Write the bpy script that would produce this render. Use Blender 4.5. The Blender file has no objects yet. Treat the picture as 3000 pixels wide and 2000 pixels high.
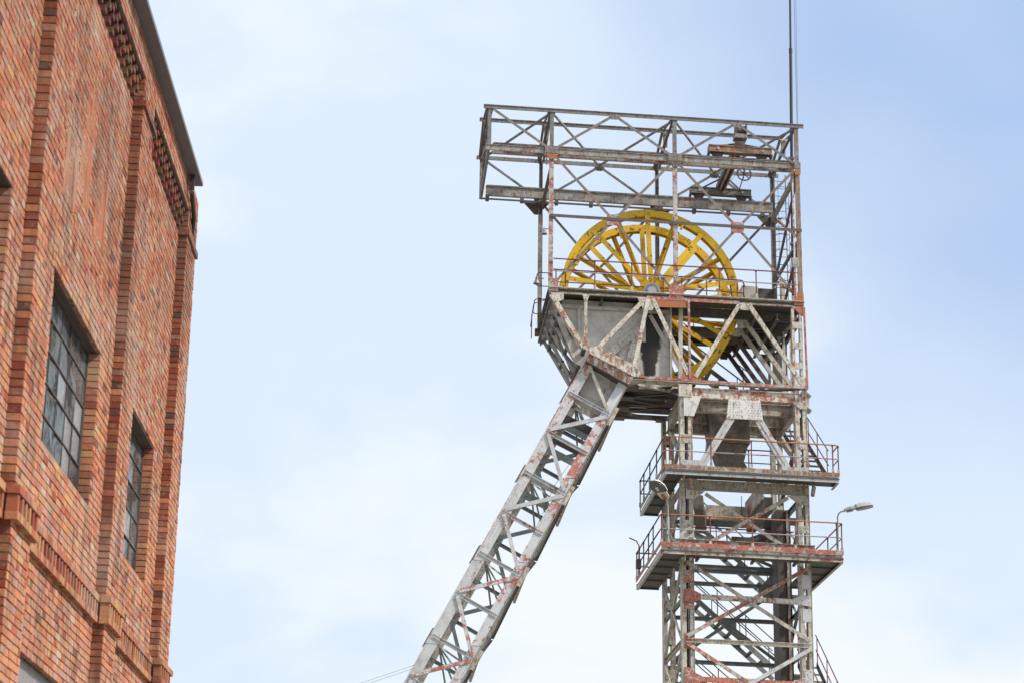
import bpy, math, random
from mathutils import Vector, Matrix, Euler
random.seed(7)
R_ = random.Random(11)
scene = bpy.context.scene
col = scene.collection
PI = math.pi

# ------------------------------------------------------------------ camera
PITCH, ROLL = 0.30284, 0.02328
EYE = Vector((0, 0, 1.6))
cd = bpy.data.cameras.new('camera')
cam = bpy.data.objects.new('camera', cd)
col.objects.link(cam)
fw = Vector((0, math.cos(PITCH), math.sin(PITCH)))
rt = Vector((1, 0, 0))
dn = fw.cross(rt)
c_, s_ = math.cos(ROLL), math.sin(ROLL)
rt2 = c_ * rt - s_ * dn
dn2 = s_ * rt + c_ * dn
cam.matrix_world = Matrix(((rt2.x, -dn2.x, -fw.x, EYE.x), (rt2.y, -dn2.y, -fw.y, EYE.y), (rt2.z, -dn2.z, -fw.z, EYE.z), (0, 0, 0, 1)))
cd.sensor_width = 36.0
cd.lens = 36.0 * 6313.9 / 3000.0
cd.clip_start = 0.5
cd.clip_end = 3000
cd.dof.use_dof = True
cd.dof.focus_distance = 70.0
cd.dof.aperture_fstop = 5.0
scene.camera = cam

# ------------------------------------------------------------------ sun + sky
SUN_EL, SUN_AZ = math.radians(42), math.radians(112)      # azimuth clockwise from +Y
sdir = Vector((math.sin(SUN_AZ) * math.cos(SUN_EL), math.cos(SUN_AZ) * math.cos(SUN_EL), math.sin(SUN_EL)))
sl = bpy.data.lights.new('sun', 'SUN')
sl.energy = 3.0
sl.angle = math.radians(6)
sl.color = (1.0, 0.93, 0.83)
so = bpy.data.objects.new('sun', sl)
so.rotation_euler = sdir.to_track_quat('Z', 'Y').to_euler()
so.location = (30, -20, 60)
col.objects.link(so)

world = bpy.data.worlds.new('World')
scene.world = world
world.use_nodes = True
nt = world.node_tree
nt.nodes.clear()
def wn(t, **k):
    n = nt.nodes.new(t)
    for a, b in k.items(): setattr(n, a, b)
    return n
wo = wn('ShaderNodeOutputWorld'); bg = wn('ShaderNodeBackground'); bg.inputs['Strength'].default_value = 0.1
sky = wn('ShaderNodeTexSky', sky_type='NISHITA', sun_disc=False, sun_elevation=SUN_EL, sun_rotation=SUN_AZ)
sky.dust_density = 1.0
tc = wn('ShaderNodeTexCoord')
def wmath(op, a, b=None, clamp=False):
    m = wn('ShaderNodeMath', operation=op, use_clamp=clamp)
    for i, x in enumerate((a, b)):
        if x is None: continue
        if isinstance(x, (int, float)): m.inputs[i].default_value = x
        else: nt.links.new(x, m.inputs[i])
    return m.outputs[0]
def wnoise(scale, detail, off, dist=0.0, rough=0.5):
    mp = wn('ShaderNodeMapping'); mp.inputs['Location'].default_value = off; mp.inputs['Scale'].default_value = (1, 1, 1.7)
    nt.links.new(tc.outputs['Generated'], mp.inputs['Vector'])
    n = wn('ShaderNodeTexNoise'); n.inputs['Scale'].default_value = scale; n.inputs['Detail'].default_value = detail
    n.inputs['Roughness'].default_value = rough; n.inputs['Distortion'].default_value = dist
    nt.links.new(mp.outputs[0], n.inputs['Vector'])
    return n.outputs['Fac']
clear_dir = (fw + 0.30 * rt + 0.22 * Vector((0, -math.sin(PITCH), math.cos(PITCH)))).normalized()
dp = wn('ShaderNodeVectorMath', operation='DOT_PRODUCT'); dp.inputs[1].default_value = clear_dir
nt.links.new(tc.outputs['Generated'], dp.inputs[0])
big = wnoise(4.2, 2, (0.3, 1.1, 0.2), 0.3)
fine = wnoise(11.0, 3, (2.3, 0.1, 1.2), 0.2, 0.5)
# distance from the clear patch, softened by noise, decides how much cloud veils the blue
away = wmath('MULTIPLY', wmath('SUBTRACT', 1.0, dp.outputs['Value']), 17.0)
cl = wmath('ADD', away, wmath('MULTIPLY', wmath('SUBTRACT', big, 0.5), 1.3))
cl = wmath('ADD', cl, wmath('MULTIPLY', wmath('SUBTRACT', fine, 0.5), 0.30))
ramp = wn('ShaderNodeMapRange', interpolation_type='SMOOTHSTEP')
ramp.inputs['From Min'].default_value = -0.35; ramp.inputs['From Max'].default_value = 0.95
ramp.inputs['To Min'].default_value = 0.22; ramp.inputs['To Max'].default_value = 1.0
nt.links.new(cl, ramp.inputs['Value'])
mix = wn('ShaderNodeMix', data_type='RGBA')
nt.links.new(ramp.outputs[0], mix.inputs['Factor'])
blue = wn('ShaderNodeMix', data_type='RGBA', blend_type='MIX'); blue.inputs['Factor'].default_value = 0.75
nt.links.new(sky.outputs['Color'], blue.inputs['A']); blue.inputs['B'].default_value = (2.3, 3.5, 6.3, 1)
nt.links.new(blue.outputs['Result'], mix.inputs['A'])
# cloud veil brightness itself varies a little
cm = wn('ShaderNodeMix', data_type='RGBA')
big2 = wnoise(4.6, 4, (5.3, 2.1, 7.7), 0.4)
r2 = wn('ShaderNodeMapRange', interpolation_type='SMOOTHSTEP'); r2.inputs['From Min'].default_value = 0.42; r2.inputs['From Max'].default_value = 0.63
sep = wn('ShaderNodeSeparateXYZ'); nt.links.new(tc.outputs['Generated'], sep.inputs[0])
low = wmath('MULTIPLY', wmath('SUBTRACT', 0.26, sep.outputs['Z']), 0.75)     # the veil whitens towards the horizon
low = wmath('MAXIMUM', low, -0.12)
nt.links.new(wmath('ADD', low, wmath('ADD', wmath('MULTIPLY', big2, 0.72), wmath('MULTIPLY', fine, 0.28))), r2.inputs['Value'])
nt.links.new(r2.outputs[0], cm.inputs['Factor'])
cm.inputs['A'].default_value = (5.0, 5.85, 6.85, 1)
cm.inputs['B'].default_value = (6.3, 6.65, 6.9, 1)
nt.links.new(cm.outputs['Result'], mix.inputs['B'])
nt.links.new(mix.outputs['Result'], bg.inputs['Color'])
nt.links.new(bg.outputs[0], wo.inputs['Surface'])

vs = scene.view_settings
vs.view_transform = 'Standard'; vs.look = 'None'; vs.gamma = 1.0; vs.exposure = 0.55
vs.use_curve_mapping = False

# ------------------------------------------------------------------ materials
def newmat(name):
    m = bpy.data.materials.new(name); m.use_nodes = True
    t = m.node_tree; t.nodes.clear()
    o = t.nodes.new('ShaderNodeOutputMaterial'); b = t.nodes.new('ShaderNodeBsdfPrincipled')
    t.links.new(b.outputs[0], o.inputs[0])
    return m, t, b
class NT:
    def __init__(s, t): s.t = t
    def n(s, ty, **k):
        x = s.t.nodes.new(ty)
        for a, b in k.items(): setattr(x, a, b)
        return x
    def link(s, a, b): s.t.links.new(a, b)
    def val(s, inp, x):
        if isinstance(x, (int, float, tuple)): inp.default_value = x
        else: s.link(x, inp)
    def math(s, op, a, b=0.0, c=None, clamp=False):
        m = s.n('ShaderNodeMath', operation=op, use_clamp=clamp)
        s.val(m.inputs[0], a); s.val(m.inputs[1], b)
        if c is not None: s.val(m.inputs[2], c)
        return m.outputs[0]
    def noise(s, vec, scale, detail=4, rough=0.55, dist=0.0):
        n = s.n('ShaderNodeTexNoise'); s.link(vec, n.inputs['Vector'])
        n.inputs['Scale'].default_value = scale; n.inputs['Detail'].default_value = detail
        n.inputs['Roughness'].default_value = rough; n.inputs['Distortion'].default_value = dist
        return n.outputs['Fac']
    def step(s, v, lo, hi, a=0.0, b=1.0):
        r = s.n('ShaderNodeMapRange', interpolation_type='SMOOTHSTEP')
        s.val(r.inputs['Value'], v); s.val(r.inputs['From Min'], lo); s.val(r.inputs['From Max'], hi)
        s.val(r.inputs['To Min'], a); s.val(r.inputs['To Max'], b)
        return r.outputs[0]
    def mix(s, f, a, b, bt='MIX'):
        m = s.n('ShaderNodeMix', data_type='RGBA', blend_type=bt)
        s.val(m.inputs['Factor'], f); s.val(m.inputs['A'], a); s.val(m.inputs['B'], b)
        return m.outputs['Result']
def c4(c): return (c[0], c[1], c[2], 1.0)
PRIMER = (0.33, 0.092, 0.062)
RUST = (0.27, 0.105, 0.035)
DARK = (0.055, 0.035, 0.028)

def paint(name, base, primer=0.3, rust=0.3, speck=0.4, dirt=0.3, primer_col=PRIMER, stain=None, rough=0.6, spread=0.16, psc=1.0, flake=0.0):
    """weathered, peeling paint: coat, bare primer patches, rust blooms, dark pits"""
    m, t, b = newmat(name); N = NT(t)
    geo = N.n('ShaderNodeNewGeometry'); oi = N.n('ShaderNodeObjectInfo')
    off = N.n('ShaderNodeVectorMath', operation='MULTIPLY_ADD')
    N.link(oi.outputs['Random'], off.inputs[0]); off.inputs[1].default_value = (37.0, 19.0, 53.0)
    N.link(geo.outputs['Position'], off.inputs[2])
    vec = off.outputs[0]
    rnd = oi.outputs['Random']
    fine = N.noise(vec, 22.0, 5, 0.7)
    bigb = N.noise(vec, 1.7 * psc, 5, 0.65, 0.5)
    med = N.noise(vec, 6.0 * psc, 6, 0.66, 0.35)
    colr = N.mix(N.step(med, 0.35, 0.65), c4(tuple(x * (1 - dirt * 0.35) for x in base)), c4(base))
    # grime: brown-grey film and darker blotches
    g = N.math('MULTIPLY', N.step(N.noise(vec, 3.4, 7, 0.72, 0.3), 0.46, 0.68), dirt)
    colr = N.mix(g, colr, c4((0.15, 0.125, 0.10)))
    # bare primer: ragged patches with remnants of the coat inside them
    pv = N.math('ADD', N.math('MULTIPLY', bigb, 0.50), N.math('MULTIPLY', med, 0.50))
    pv = N.math('ADD', pv, N.math('MULTIPLY', N.math('SUBTRACT', fine, 0.5), 0.30))
    pv = N.math('ADD', pv, N.math('MULTIPLY', N.math('SUBTRACT', rnd, 0.5), spread))
    thr = 0.70 - 0.26 * primer
    pm = N.step(pv, thr, thr + 0.05)
    if primer <= 0: pm = 0.0
    pc = N.mix(N.step(N.noise(vec, 7.0, 6, 0.7), 0.35, 0.65), c4(tuple(x * 0.72 for x in primer_col)), c4(tuple(min(1, x * 1.3 + 0.03) for x in primer_col)))
    colr = N.mix(pm if primer <= 0 else N.math('MULTIPLY', pm, 0.94), colr, pc)
    # rust blooms, soft edged
    rv = N.math('ADD', N.math('MULTIPLY', N.noise(vec, 4.6, 7, 0.7, 0.6), 0.72), N.math('MULTIPLY', fine, 0.28))
    mp = N.n('ShaderNodeMapping'); mp.inputs['Scale'].default_value = (1, 1, 0.16); N.link(vec, mp.inputs['Vector'])
    rv = N.math('ADD', N.math('MULTIPLY', rv, 0.62), N.math('MULTIPLY', N.noise(mp.outputs[0], 13.0, 4, 0.6, 0.2), 0.38))
    thr = 0.665 - 0.22 * rust
    rm = N.step(rv, thr, thr + 0.11)
    rc = N.mix(N.step(fine, 0.35, 0.65), c4((0.37, 0.15, 0.05)), c4((0.13, 0.052, 0.03)))
    colr = N.mix(N.math('MULTIPLY', rm, 0.88), colr, rc)
    # pits where the coat has flaked to dark metal
    sv = N.noise(vec, 13.0, 4, 0.6, 0.3)
    thr = 0.72 - 0.17 * speck
    sm = N.step(sv, thr, thr + 0.03)
    colr = N.mix(N.math('MULTIPLY', sm, 0.85), colr, c4(DARK))
    if flake:
        fl_ = N.step(N.noise(vec, 2.6, 6, 0.66, 0.4), 0.68 - 0.1 * flake, 0.69 - 0.1 * flake)
        colr = N.mix(N.math('MULTIPLY', fl_, 0.9), colr, c4((0.075, 0.04, 0.025)))
    colr = N.mix(1.0, colr, N.mix(rnd, (0.9, 0.9, 0.9, 1), (1.06, 1.05, 1.04, 1)), 'MULTIPLY')
    if stain:
        # old oil run: centre (world x, z), half width, height
        sx, sz0, sz1, hw = stain
        sp = N.n('ShaderNodeSeparateXYZ'); N.link(geo.outputs['Position'], sp.inputs[0])
        hz = N.step(sp.outputs['Z'], sz0, sz1)          # 0 low .. 1 high
        wdt = N.math('MULTIPLY_ADD', hz, hw * 0.75, hw * 0.35)
        dx = N.math('DIVIDE', N.math('ABSOLUTE', N.math('SUBTRACT', sp.outputs['X'], sx)), wdt)
        dx = N.math('ADD', dx, N.math('MULTIPLY', N.math('SUBTRACT', med, 0.5), 0.9))
        hm = N.step(N.math('ADD', sp.outputs['Z'], N.math('MULTIPLY', fine, 0.5)), sz0, sz0 + 0.5)
        st = N.math('MULTIPLY', N.step(dx, 0.75, 1.1, 1.0, 0.0), hm)
        colr = N.mix(N.math('MULTIPLY', st, 0.97), colr, c4((0.013, 0.009, 0.008)))
    N.link(colr, b.inputs['Base Color'])
    b.inputs['Roughness'].default_value = rough
    b.inputs['Specular IOR Level'].default_value = 0.35
    bp = N.n('ShaderNodeBump'); bp.inputs['Strength'].default_value = 0.35; bp.inputs['Distance'].default_value = 0.01
    N.link(N.math('SUBTRACT', fine, N.math('MULTIPLY', pm if primer > 0 else sm, 0.5)), bp.inputs['Height'])
    N.link(bp.outputs[0], b.inputs['Normal'])
    return m

M = {}
M['grey'] = paint('weathered_grey_steel', (0.245, 0.255, 0.255), 0.26, 0.80, 0.6, 0.8, (0.16, 0.075, 0.055))
M['greyrust'] = paint('grey_steel_much_rust', (0.38, 0.375, 0.35), 0.50, 0.82, 0.58, 0.7, (0.24, 0.085, 0.055))
M['rustcol'] = paint('orange_brown_rusted_steel', (0.36, 0.27, 0.20), 0.7, 0.85, 0.5, 0.5, (0.30, 0.105, 0.05))
M['rustbrown'] = paint('grimy_dark_grey_steel', (0.20, 0.18, 0.16), 0.2, 0.55, 0.5, 0.9, (0.15, 0.07, 0.05))
M['brown'] = paint('dark_brown_steel', (0.115, 0.095, 0.088), 0.4, 0.5, 0.4, 0.6, (0.13, 0.055, 0.045))
M['cream'] = paint('cream_steel_peeling', (0.70, 0.655, 0.57), 0.50, 0.80, 0.42, 0.45)
M['creamgrey'] = paint('cream_grey_steel', (0.60, 0.565, 0.49), 0.38, 0.78, 0.48, 0.55)
M['plate'] = paint('grey_plate', (0.58, 0.55, 0.50), 0.0, 0.62, 0.15, 0.4)
M['stained'] = paint('grey_plate_with_oil_run', (0.60, 0.57, 0.53), 0.0, 0.34, 0.1, 0.35, stain=(4.36, 20.75, 22.9, 0.50))
M['white'] = paint('white_grey_steel_peeling', (0.60, 0.61, 0.62), 0.56, 0.48, 0.25, 0.4, psc=0.65)
M['strutred'] = paint('white_steel_large_primer_patches', (0.62, 0.63, 0.65), 0.76, 0.30, 0.2, 0.3, (0.42, 0.12, 0.08), spread=0.06, psc=0.6)
M['column'] = paint('column_white_and_red', (0.52, 0.49, 0.46), 0.68, 0.62, 0.4, 0.5, (0.30, 0.09, 0.06), spread=0.08)
M['brace'] = paint('brown_grey_brace', (0.25, 0.225, 0.205), 0.45, 0.8, 0.45, 0.7, (0.22, 0.09, 0.06))
M['redsteel'] = paint('bare_primer_steel', (0.53, 0.50, 0.46), 0.98, 0.6, 0.4, 0.4, (0.36, 0.095, 0.06), spread=0.08)
M['orange'] = paint('orange_primer_plate', (0.42, 0.15, 0.06), 0.4, 0.55, 0.2, 0.2, (0.46, 0.19, 0.08))
M['rustwhite'] = paint('white_plate_with_rust', (0.68, 0.67, 0.65), 0.25, 0.72, 0.2, 0.15, (0.42, 0.17, 0.09), psc=0.7)
M['rusthead'] = paint('head_girder_orange_rust', (0.66, 0.64, 0.60), 0.48, 0.98, 0.2, 0.2, (0.44, 0.19, 0.10), psc=0.6)
M['rustedge'] = paint('rust_stained_edge', (0.55, 0.52, 0.47), 0.7, 1.15, 0.6, 0.4, (0.36, 0.13, 0.06))
M['stair'] = paint('blue_grey_steel', (0.27, 0.305, 0.305), 0.1, 0.5, 0.35, 0.5)
M['rail'] = paint('red_brown_rail', (0.20, 0.045, 0.038), 0.0, 0.2, 0.2, 0.3)
M['railpale'] = paint('patchy_pale_rail', (0.42, 0.38, 0.38), 0.62, 0.35, 0.4, 0.4, (0.30, 0.07, 0.055), spread=0.05)
M['railtop'] = paint('orange_rust_rail', (0.44, 0.18, 0.075), 0.55, 0.4, 0.3, 0.3, (0.33, 0.09, 0.055), spread=0.3)
M['darkrail'] = paint('dark_rail', (0.045, 0.042, 0.045), 0.0, 0.15, 0.1, 0.3)
M['yellow'] = paint('yellow_wheel_paint', (0.70, 0.43, 0.018), 0.0, 0.34, 0.62, 0.1, rough=0.5, flake=0.8)
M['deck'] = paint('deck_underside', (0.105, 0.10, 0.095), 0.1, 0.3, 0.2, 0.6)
M['hub'] = paint('grey_hub', (0.38, 0.40, 0.43), 0.0, 0.12, 0.35, 0.3)
M['lampgrey'] = paint('lamp_housing', (0.46, 0.46, 0.45), 0.0, 0.2, 0.45, 0.5)
M['board'] = paint('dark_guide_boards', (0.085, 0.07, 0.062), 0.0, 0.1, 0.2, 0.5)
M['gutter'] = paint('grey_flashing', (0.17, 0.17, 0.19), 0.0, 0.05, 0.0, 0.2)
M['lintel'] = paint('lilac_grey_lintel', (0.30, 0.27, 0.28), 0.1, 0.2, 0.1, 0.4)
M['lampwhite'] = paint('white_lamp_hood', (0.74, 0.72, 0.68), 0.0, 0.15, 0.2, 0.2)
M['winbar'] = paint('rusty_window_bar', (0.11, 0.085, 0.08), 0.2, 0.5, 0.0, 0.4, (0.12, 0.06, 0.045))

def flat(name, c, rough=0.7, metal=0.0):
    m, t, b = newmat(name); N = NT(t)
    geo = N.n('ShaderNodeNewGeometry')
    f = N.noise(geo.outputs['Position'], 8.0, 4)
    N.link(N.mix(f, c4(tuple(x * 0.75 for x in c)), c4(tuple(min(1, x * 1.2) for x in c))), b.inputs['Base Color'])
    b.inputs['Roughness'].default_value = rough; b.inputs['Metallic'].default_value = metal
    return m
M['cable'] = flat('cable', (0.05, 0.05, 0.055), 0.5)
M['lampglass'] = flat('lamp_glass', (0.12, 0.115, 0.11), 0.15)
M['bulb'] = flat('bulb', (0.6, 0.6, 0.58), 0.2)
M['interior'] = flat('interior_dark', (0.03, 0.03, 0.032), 0.9)
M['mast'] = flat('dark_mast', (0.045, 0.03, 0.035), 0.6)
M['ground'] = flat('ground_gravel', (0.27, 0.245, 0.20), 0.95)

# brick: colour comes from a per-brick attribute, wear from noise
def brickmat():
    m, t, b = newmat('brick'); N = NT(t)
    at = N.n('ShaderNodeAttribute'); at.attribute_name = 'tint'
    geo = N.n('ShaderNodeNewGeometry'); P = geo.outputs['Position']
    fine = N.noise(P, 60.0, 5, 0.7); med = N.noise(P, 12.0, 5, 0.65, 0.4); big = N.noise(P, 0.9, 5, 0.65, 0.5)
    c = N.mix(1.0, at.outputs['Color'], N.mix(N.step(fine, 0.3, 0.7), (0.78, 0.76, 0.74, 1), (1.16, 1.15, 1.14, 1)), 'MULTIPLY')
    al = at.outputs['Alpha']
    c = N.mix(N.math('MULTIPLY', N.math('MULTIPLY', N.step(med, 0.55, 0.68), 0.42), al), c, (0.38, 0.30, 0.225, 1))        # smeared mortar
    c = N.mix(N.math('MULTIPLY', N.step(N.noise(P, 7.0, 6, 0.7, 0.6), 0.60, 0.70), 0.5), c, (0.11, 0.065, 0.052, 1))   # soot
    c = N.mix(N.math('MULTIPLY', N.math('MULTIPLY', N.step(big, 0.47, 0.66), 0.5), al), c, (0.43, 0.315, 0.245, 1))        # lime bloom
    mps = N.n('ShaderNodeMapping'); mps.inputs['Scale'].default_value = (1, 1, 0.14); N.link(P, mps.inputs['Vector'])
    strk = N.math('ADD', N.math('MULTIPLY', N.noise(mps.outputs[0], 5.0, 6, 0.65, 0.3), 0.6), N.math('MULTIPLY', N.noise(P, 0.55, 4, 0.6, 0.6), 0.4))
    c = N.mix(N.math('MULTIPLY', N.step(strk, 0.48, 0.63), 0.68), c, (0.13, 0.075, 0.055, 1))      # rain streaks and soot
    N.link(c, b.inputs['Base Color']); b.inputs['Roughness'].default_value = 0.88
    b.inputs['Specular IOR Level'].default_value = 0.25
    bp = N.n('ShaderNodeBump'); bp.inputs['Strength'].default_value = 0.55; bp.inputs['Distance'].default_value = 0.008
    N.link(N.math('ADD', med, N.math('MULTIPLY', fine, 0.6)), bp.inputs['Height']); N.link(bp.outputs[0], b.inputs['Normal'])
    return m
def mortarmat():
    m, t, b = newmat('mortar'); N = NT(t)
    geo = N.n('ShaderNodeNewGeometry'); P = geo.outputs['Position']
    f = N.noise(P, 25.0, 5, 0.7); g = N.noise(P, 2.2, 5, 0.65, 0.4)
    c = N.mix(f, (0.16, 0.135, 0.10, 1), (0.36, 0.31, 0.235, 1))
    c = N.mix(N.math('MULTIPLY', N.step(g, 0.44, 0.58), 0.75), c, (0.07, 0.055, 0.045, 1))
    N.link(c, b.inputs['Base Color']); b.inputs['Roughness'].default_value = 0.95
    bp = N.n('ShaderNodeBump'); bp.inputs['Strength'].default_value = 0.7; bp.inputs['Distance'].default_value = 0.01
    N.link(f, bp.inputs['Height']); N.link(bp.outputs[0], b.inputs['Normal'])
    return m
def glassmat():
    m, t, b = newmat('old_window_glass'); N = NT(t)
    geo = N.n('ShaderNodeNewGeometry'); oi = N.n('ShaderNodeObjectInfo')
    f = N.step(N.noise(geo.outputs['Position'], 2.4, 5, 0.62, 1.2), 0.38, 0.64)
    c = N.mix(f, (0.035, 0.042, 0.05, 1), (0.13, 0.155, 0.17, 1))
    c = N.mix(N.step(oi.outputs['Random'], 0.68, 0.70), c, N.mix(oi.outputs['Random'], (0.05, 0.06, 0.065, 1), (0.33, 0.37, 0.39, 1)))  # pale noise and lighter panes paint sky reflections into the colour
    N.link(c, b.inputs['Base Color']); N.link(N.step(f, 0.3, 0.8, 0.04, 0.22), b.inputs['Roughness'])
    b.inputs['IOR'].default_value = 1.5
    bp = N.n('ShaderNodeBump'); bp.inputs['Strength'].default_value = 0.15; bp.inputs['Distance'].default_value = 0.02
    N.link(N.noise(geo.outputs['Position'], 3.0, 2, 0.5), bp.inputs['Height']); N.link(bp.outputs[0], b.inputs['Normal'])
    return m
M['brick'] = brickmat(); M['mortar'] = mortarmat(); M['glass'] = glassmat()

# ------------------------------------------------------------------ helpers
def tag(o, label=None, cat=None, group=None, kind=None):
    if label: o['label'] = label
    if cat: o['category'] = cat
    if group: o['group'] = group
    if kind: o['kind'] = kind
    return o
class G:
    """mesh collector in world coordinates"""
    def __init__(s): s.v = []; s.f = []; s.smooth = False
    def add(s, vs_, fs):
        o = len(s.v); s.v += [tuple(x) for x in vs_]; s.f += [tuple(i + o for i in f) for f in fs]
        return s
    def hexa(s, p):   # 8 corners: bottom 4 ccw, top 4 ccw
        return s.add(p, [(0, 3, 2, 1), (4, 5, 6, 7), (0, 1, 5, 4), (1, 2, 6, 5), (2, 3, 7, 6), (3, 0, 4, 7)])
    def extrude(s, prof, p0, p1, bx, ny):
        n = len(prof)
        a = [p0 + bx * x + ny * y for x, y in prof]; b = [p1 + bx * x + ny * y for x, y in prof]
        return s.add(a + b, [tuple(range(n)), tuple(range(2 * n - 1, n - 1, -1))] + [(i, i + n, (i + 1) % n + n, (i + 1) % n) for i in range(n)])
    def tube(s, pts, r, sides=8, closed=False):
        """round bar along a polyline"""
        rings = []
        n = len(pts)
        prev = None
        for i, p in enumerate(pts):
            if closed: d = pts[(i + 1) % n] - pts[i - 1]
            else: d = pts[min(i + 1, n - 1)] - pts[max(i - 1, 0)]
            d.normalize()
            ref = prev if prev is not None else (Vector((0, 0, 1)) if abs(d.z) < 0.9 else Vector((1, 0, 0)))
            x = (ref - d * ref.dot(d)); x = x.normalized(); y = d.cross(x); prev = x
            rr = r[i] if isinstance(r, (list, tuple)) else r
            rings.append([p + (x * math.cos(2 * PI * k / sides) + y * math.sin(2 * PI * k / sides)) * rr for k in range(sides)])
        vsx = [v for rg in rings for v in rg]; fs = []
        m = n if closed else n - 1
        for i in range(m):
            a = i * sides; b = ((i + 1) % n) * sides
            for k in range(sides):
                fs.append((a + k, a + (k + 1) % sides, b + (k + 1) % sides, b + k))
        if not closed:
            fs.append(tuple(range(sides))[::-1]); fs.append(tuple((n - 1) * sides + k for k in range(sides)))
        s.add(vsx, fs); s.smooth = True
        return s
def build(name, g, mat, parent=None, root=None, bevel=0.0):
    me = bpy.data.meshes.new(name)
    base = parent_world(parent) if parent else (root or Vector((0, 0, 0)))
    me.from_pydata([(v[0] - base.x, v[1] - base.y, v[2] - base.z) for v in g.v], [], g.f)
    me.materials.append(mat)
    if g.smooth:
        me.shade_smooth()
        try: me.set_sharp_from_angle(angle=math.radians(50))
        except Exception: pass
    me.update()
    o = bpy.data.objects.new(name, me); col.objects.link(o)
    if parent: o.parent = parent
    else: o.location = base
    return o
WORLD = {}
def parent_world(p):
    return WORLD.get(p.name, Vector((0, 0, 0)))
def root(name, loc, label, cat, group=None):
    o = bpy.data.objects.new(name, None); col.objects.link(o); o.location = loc; o.empty_display_size = 0.3
    WORLD[o.name] = Vector(loc)
    return tag(o, label, cat, group)
def sub(name, g, mat, parent):
    """part or sub-part; vertices relative to the thing's base"""
    o = build(name, g, mat, parent)
    WORLD[o.name] = parent_world(parent)
    return o

# ------------------------------------------------------------------ tower frame (surveyed axes: very slightly out of plumb)
TO = Vector((1.36808, 64.34243, 0)); TU = Vector((0.99744, 0.07146, -0.01289)); TV = Vector((-0.0627, 0.99803, 0.0)); TW = Vector((-0.0082, 0.00178, 1.0))
def P(u, v, w): return TO + TU * u + TV * v + TW * w
AX = {'v': TV.normalized(), 'u': TU.normalized(), 'w': TW.normalized()}
# section profiles: x in the plane of the face, y away from the face (into the structure)
def pL(w, h, t=0.014, flip=False):
    p = [(-w / 2, 0), (w / 2, 0), (w / 2, t), (-w / 2 + t, t), (-w / 2 + t, h), (-w / 2, h)]
    return [(-x, y) for x, y in p][::-1] if flip else p
def pF(w, t): return [(-w / 2, 0), (w / 2, 0), (w / 2, t), (-w / 2, t)]
def pI(h, b, t=0.02):      # flanges horizontal (h along x)
    H = h / 2; T = t / 2
    return [(-H, 0), (-H + t, 0), (-H + t, b / 2 - T), (H - t, b / 2 - T), (H - t, 0), (H, 0), (H, b), (H - t, b), (H - t, b / 2 + T), (-H + t, b / 2 + T), (-H + t, b), (-H, b)]
def pU(h, b, t=0.016):     # web on the face side, flanges going in
    H = h / 2
    return [(-H, 0), (H, 0), (H, b), (H - t, b), (H - t, t), (-H + t, t), (-H + t, b), (-H, b)]
def pUo(h, b, t=0.016):    # open side to the viewer: flange edges show, web recessed
    H = h / 2
    return [(-H, 0), (-H + t, 0), (-H + t, b - t), (H - t, b - t), (H - t, 0), (H, 0), (H, b), (-H, b)]
def bar(g, a, b, prof, face='v', sgn=1):
    a = P(*a) if not isinstance(a, Vector) else a
    b = P(*b) if not isinstance(b, Vector) else b
    d = (b - a).normalized(); n = AX[face] * sgn
    n = (n - d * n.dot(d)).normalized(); x = n.cross(d)
    g.extrude(prof, a, b, x, n)
    return g
def plate(g, pts, t, face='v'):
    """flat plate from tower-space points"""
    a = [P(*p) for p in pts]; n = AX[face] * t; k = len(a)
    b = [p + n for p in a]
    g.add(a + b, [tuple(range(k)), tuple(range(2 * k - 1, k - 1, -1))] + [(i, i + k, (i + 1) % k + k, (i + 1) % k) for i in range(k)])
    return g
def tbox(g, u0, u1, v0, v1, w0, w1):
    g.hexa([P(u0, v0, w0), P(u1, v0, w0), P(u1, v1, w0), P(u0, v1, w0), P(u0, v0, w1), P(u1, v0, w1), P(u1, v1, w1), P(u0, v1, w1)])
    return g
RIV = G()
def rivet(u, v, w, r=0.022, face='v', sgn=-1):
    c = P(u, v, w); n = AX[face] * sgn
    if face == 'v': x, y = AX['u'], AX['w']
    elif face == 'u': x, y = AX['v'], AX['w']
    else: x, y = AX['u'], AX['v']
    ring = [c + (x * math.cos(a) + y * math.sin(a)) * r for a in (0, PI / 3, 2 * PI / 3, PI, 4 * PI / 3, 5 * PI / 3)]
    ring2 = [c + (x * math.cos(a) + y * math.sin(a)) * r * 0.6 + n * r * 0.7 for a in (0, PI / 3, 2 * PI / 3, PI, 4 * PI / 3, 5 * PI / 3)]
    RIV.add(ring + ring2, [(i, (i + 1) % 6, (i + 1) % 6 + 6, i + 6) for i in range(6)] + [(6, 7, 8, 9, 10, 11)])
def rivrow(u0, w0, u1, w1, n, v, off=0.0):
    for i in range(n):
        t = i / max(1, n - 1)
        rivet(u0 + (u1 - u0) * t, v - off, w0 + (w1 - w0) * t)

# ------------------------------------------------------------------ ground
g = G(); gx = 900
g.add([(-gx, -gx, 0), (gx, -gx, 0), (gx, gx, 0), (-gx, gx, 0)], [(0, 1, 2, 3)])
tag(build('ground', g, M['ground']), kind='structure')

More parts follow.
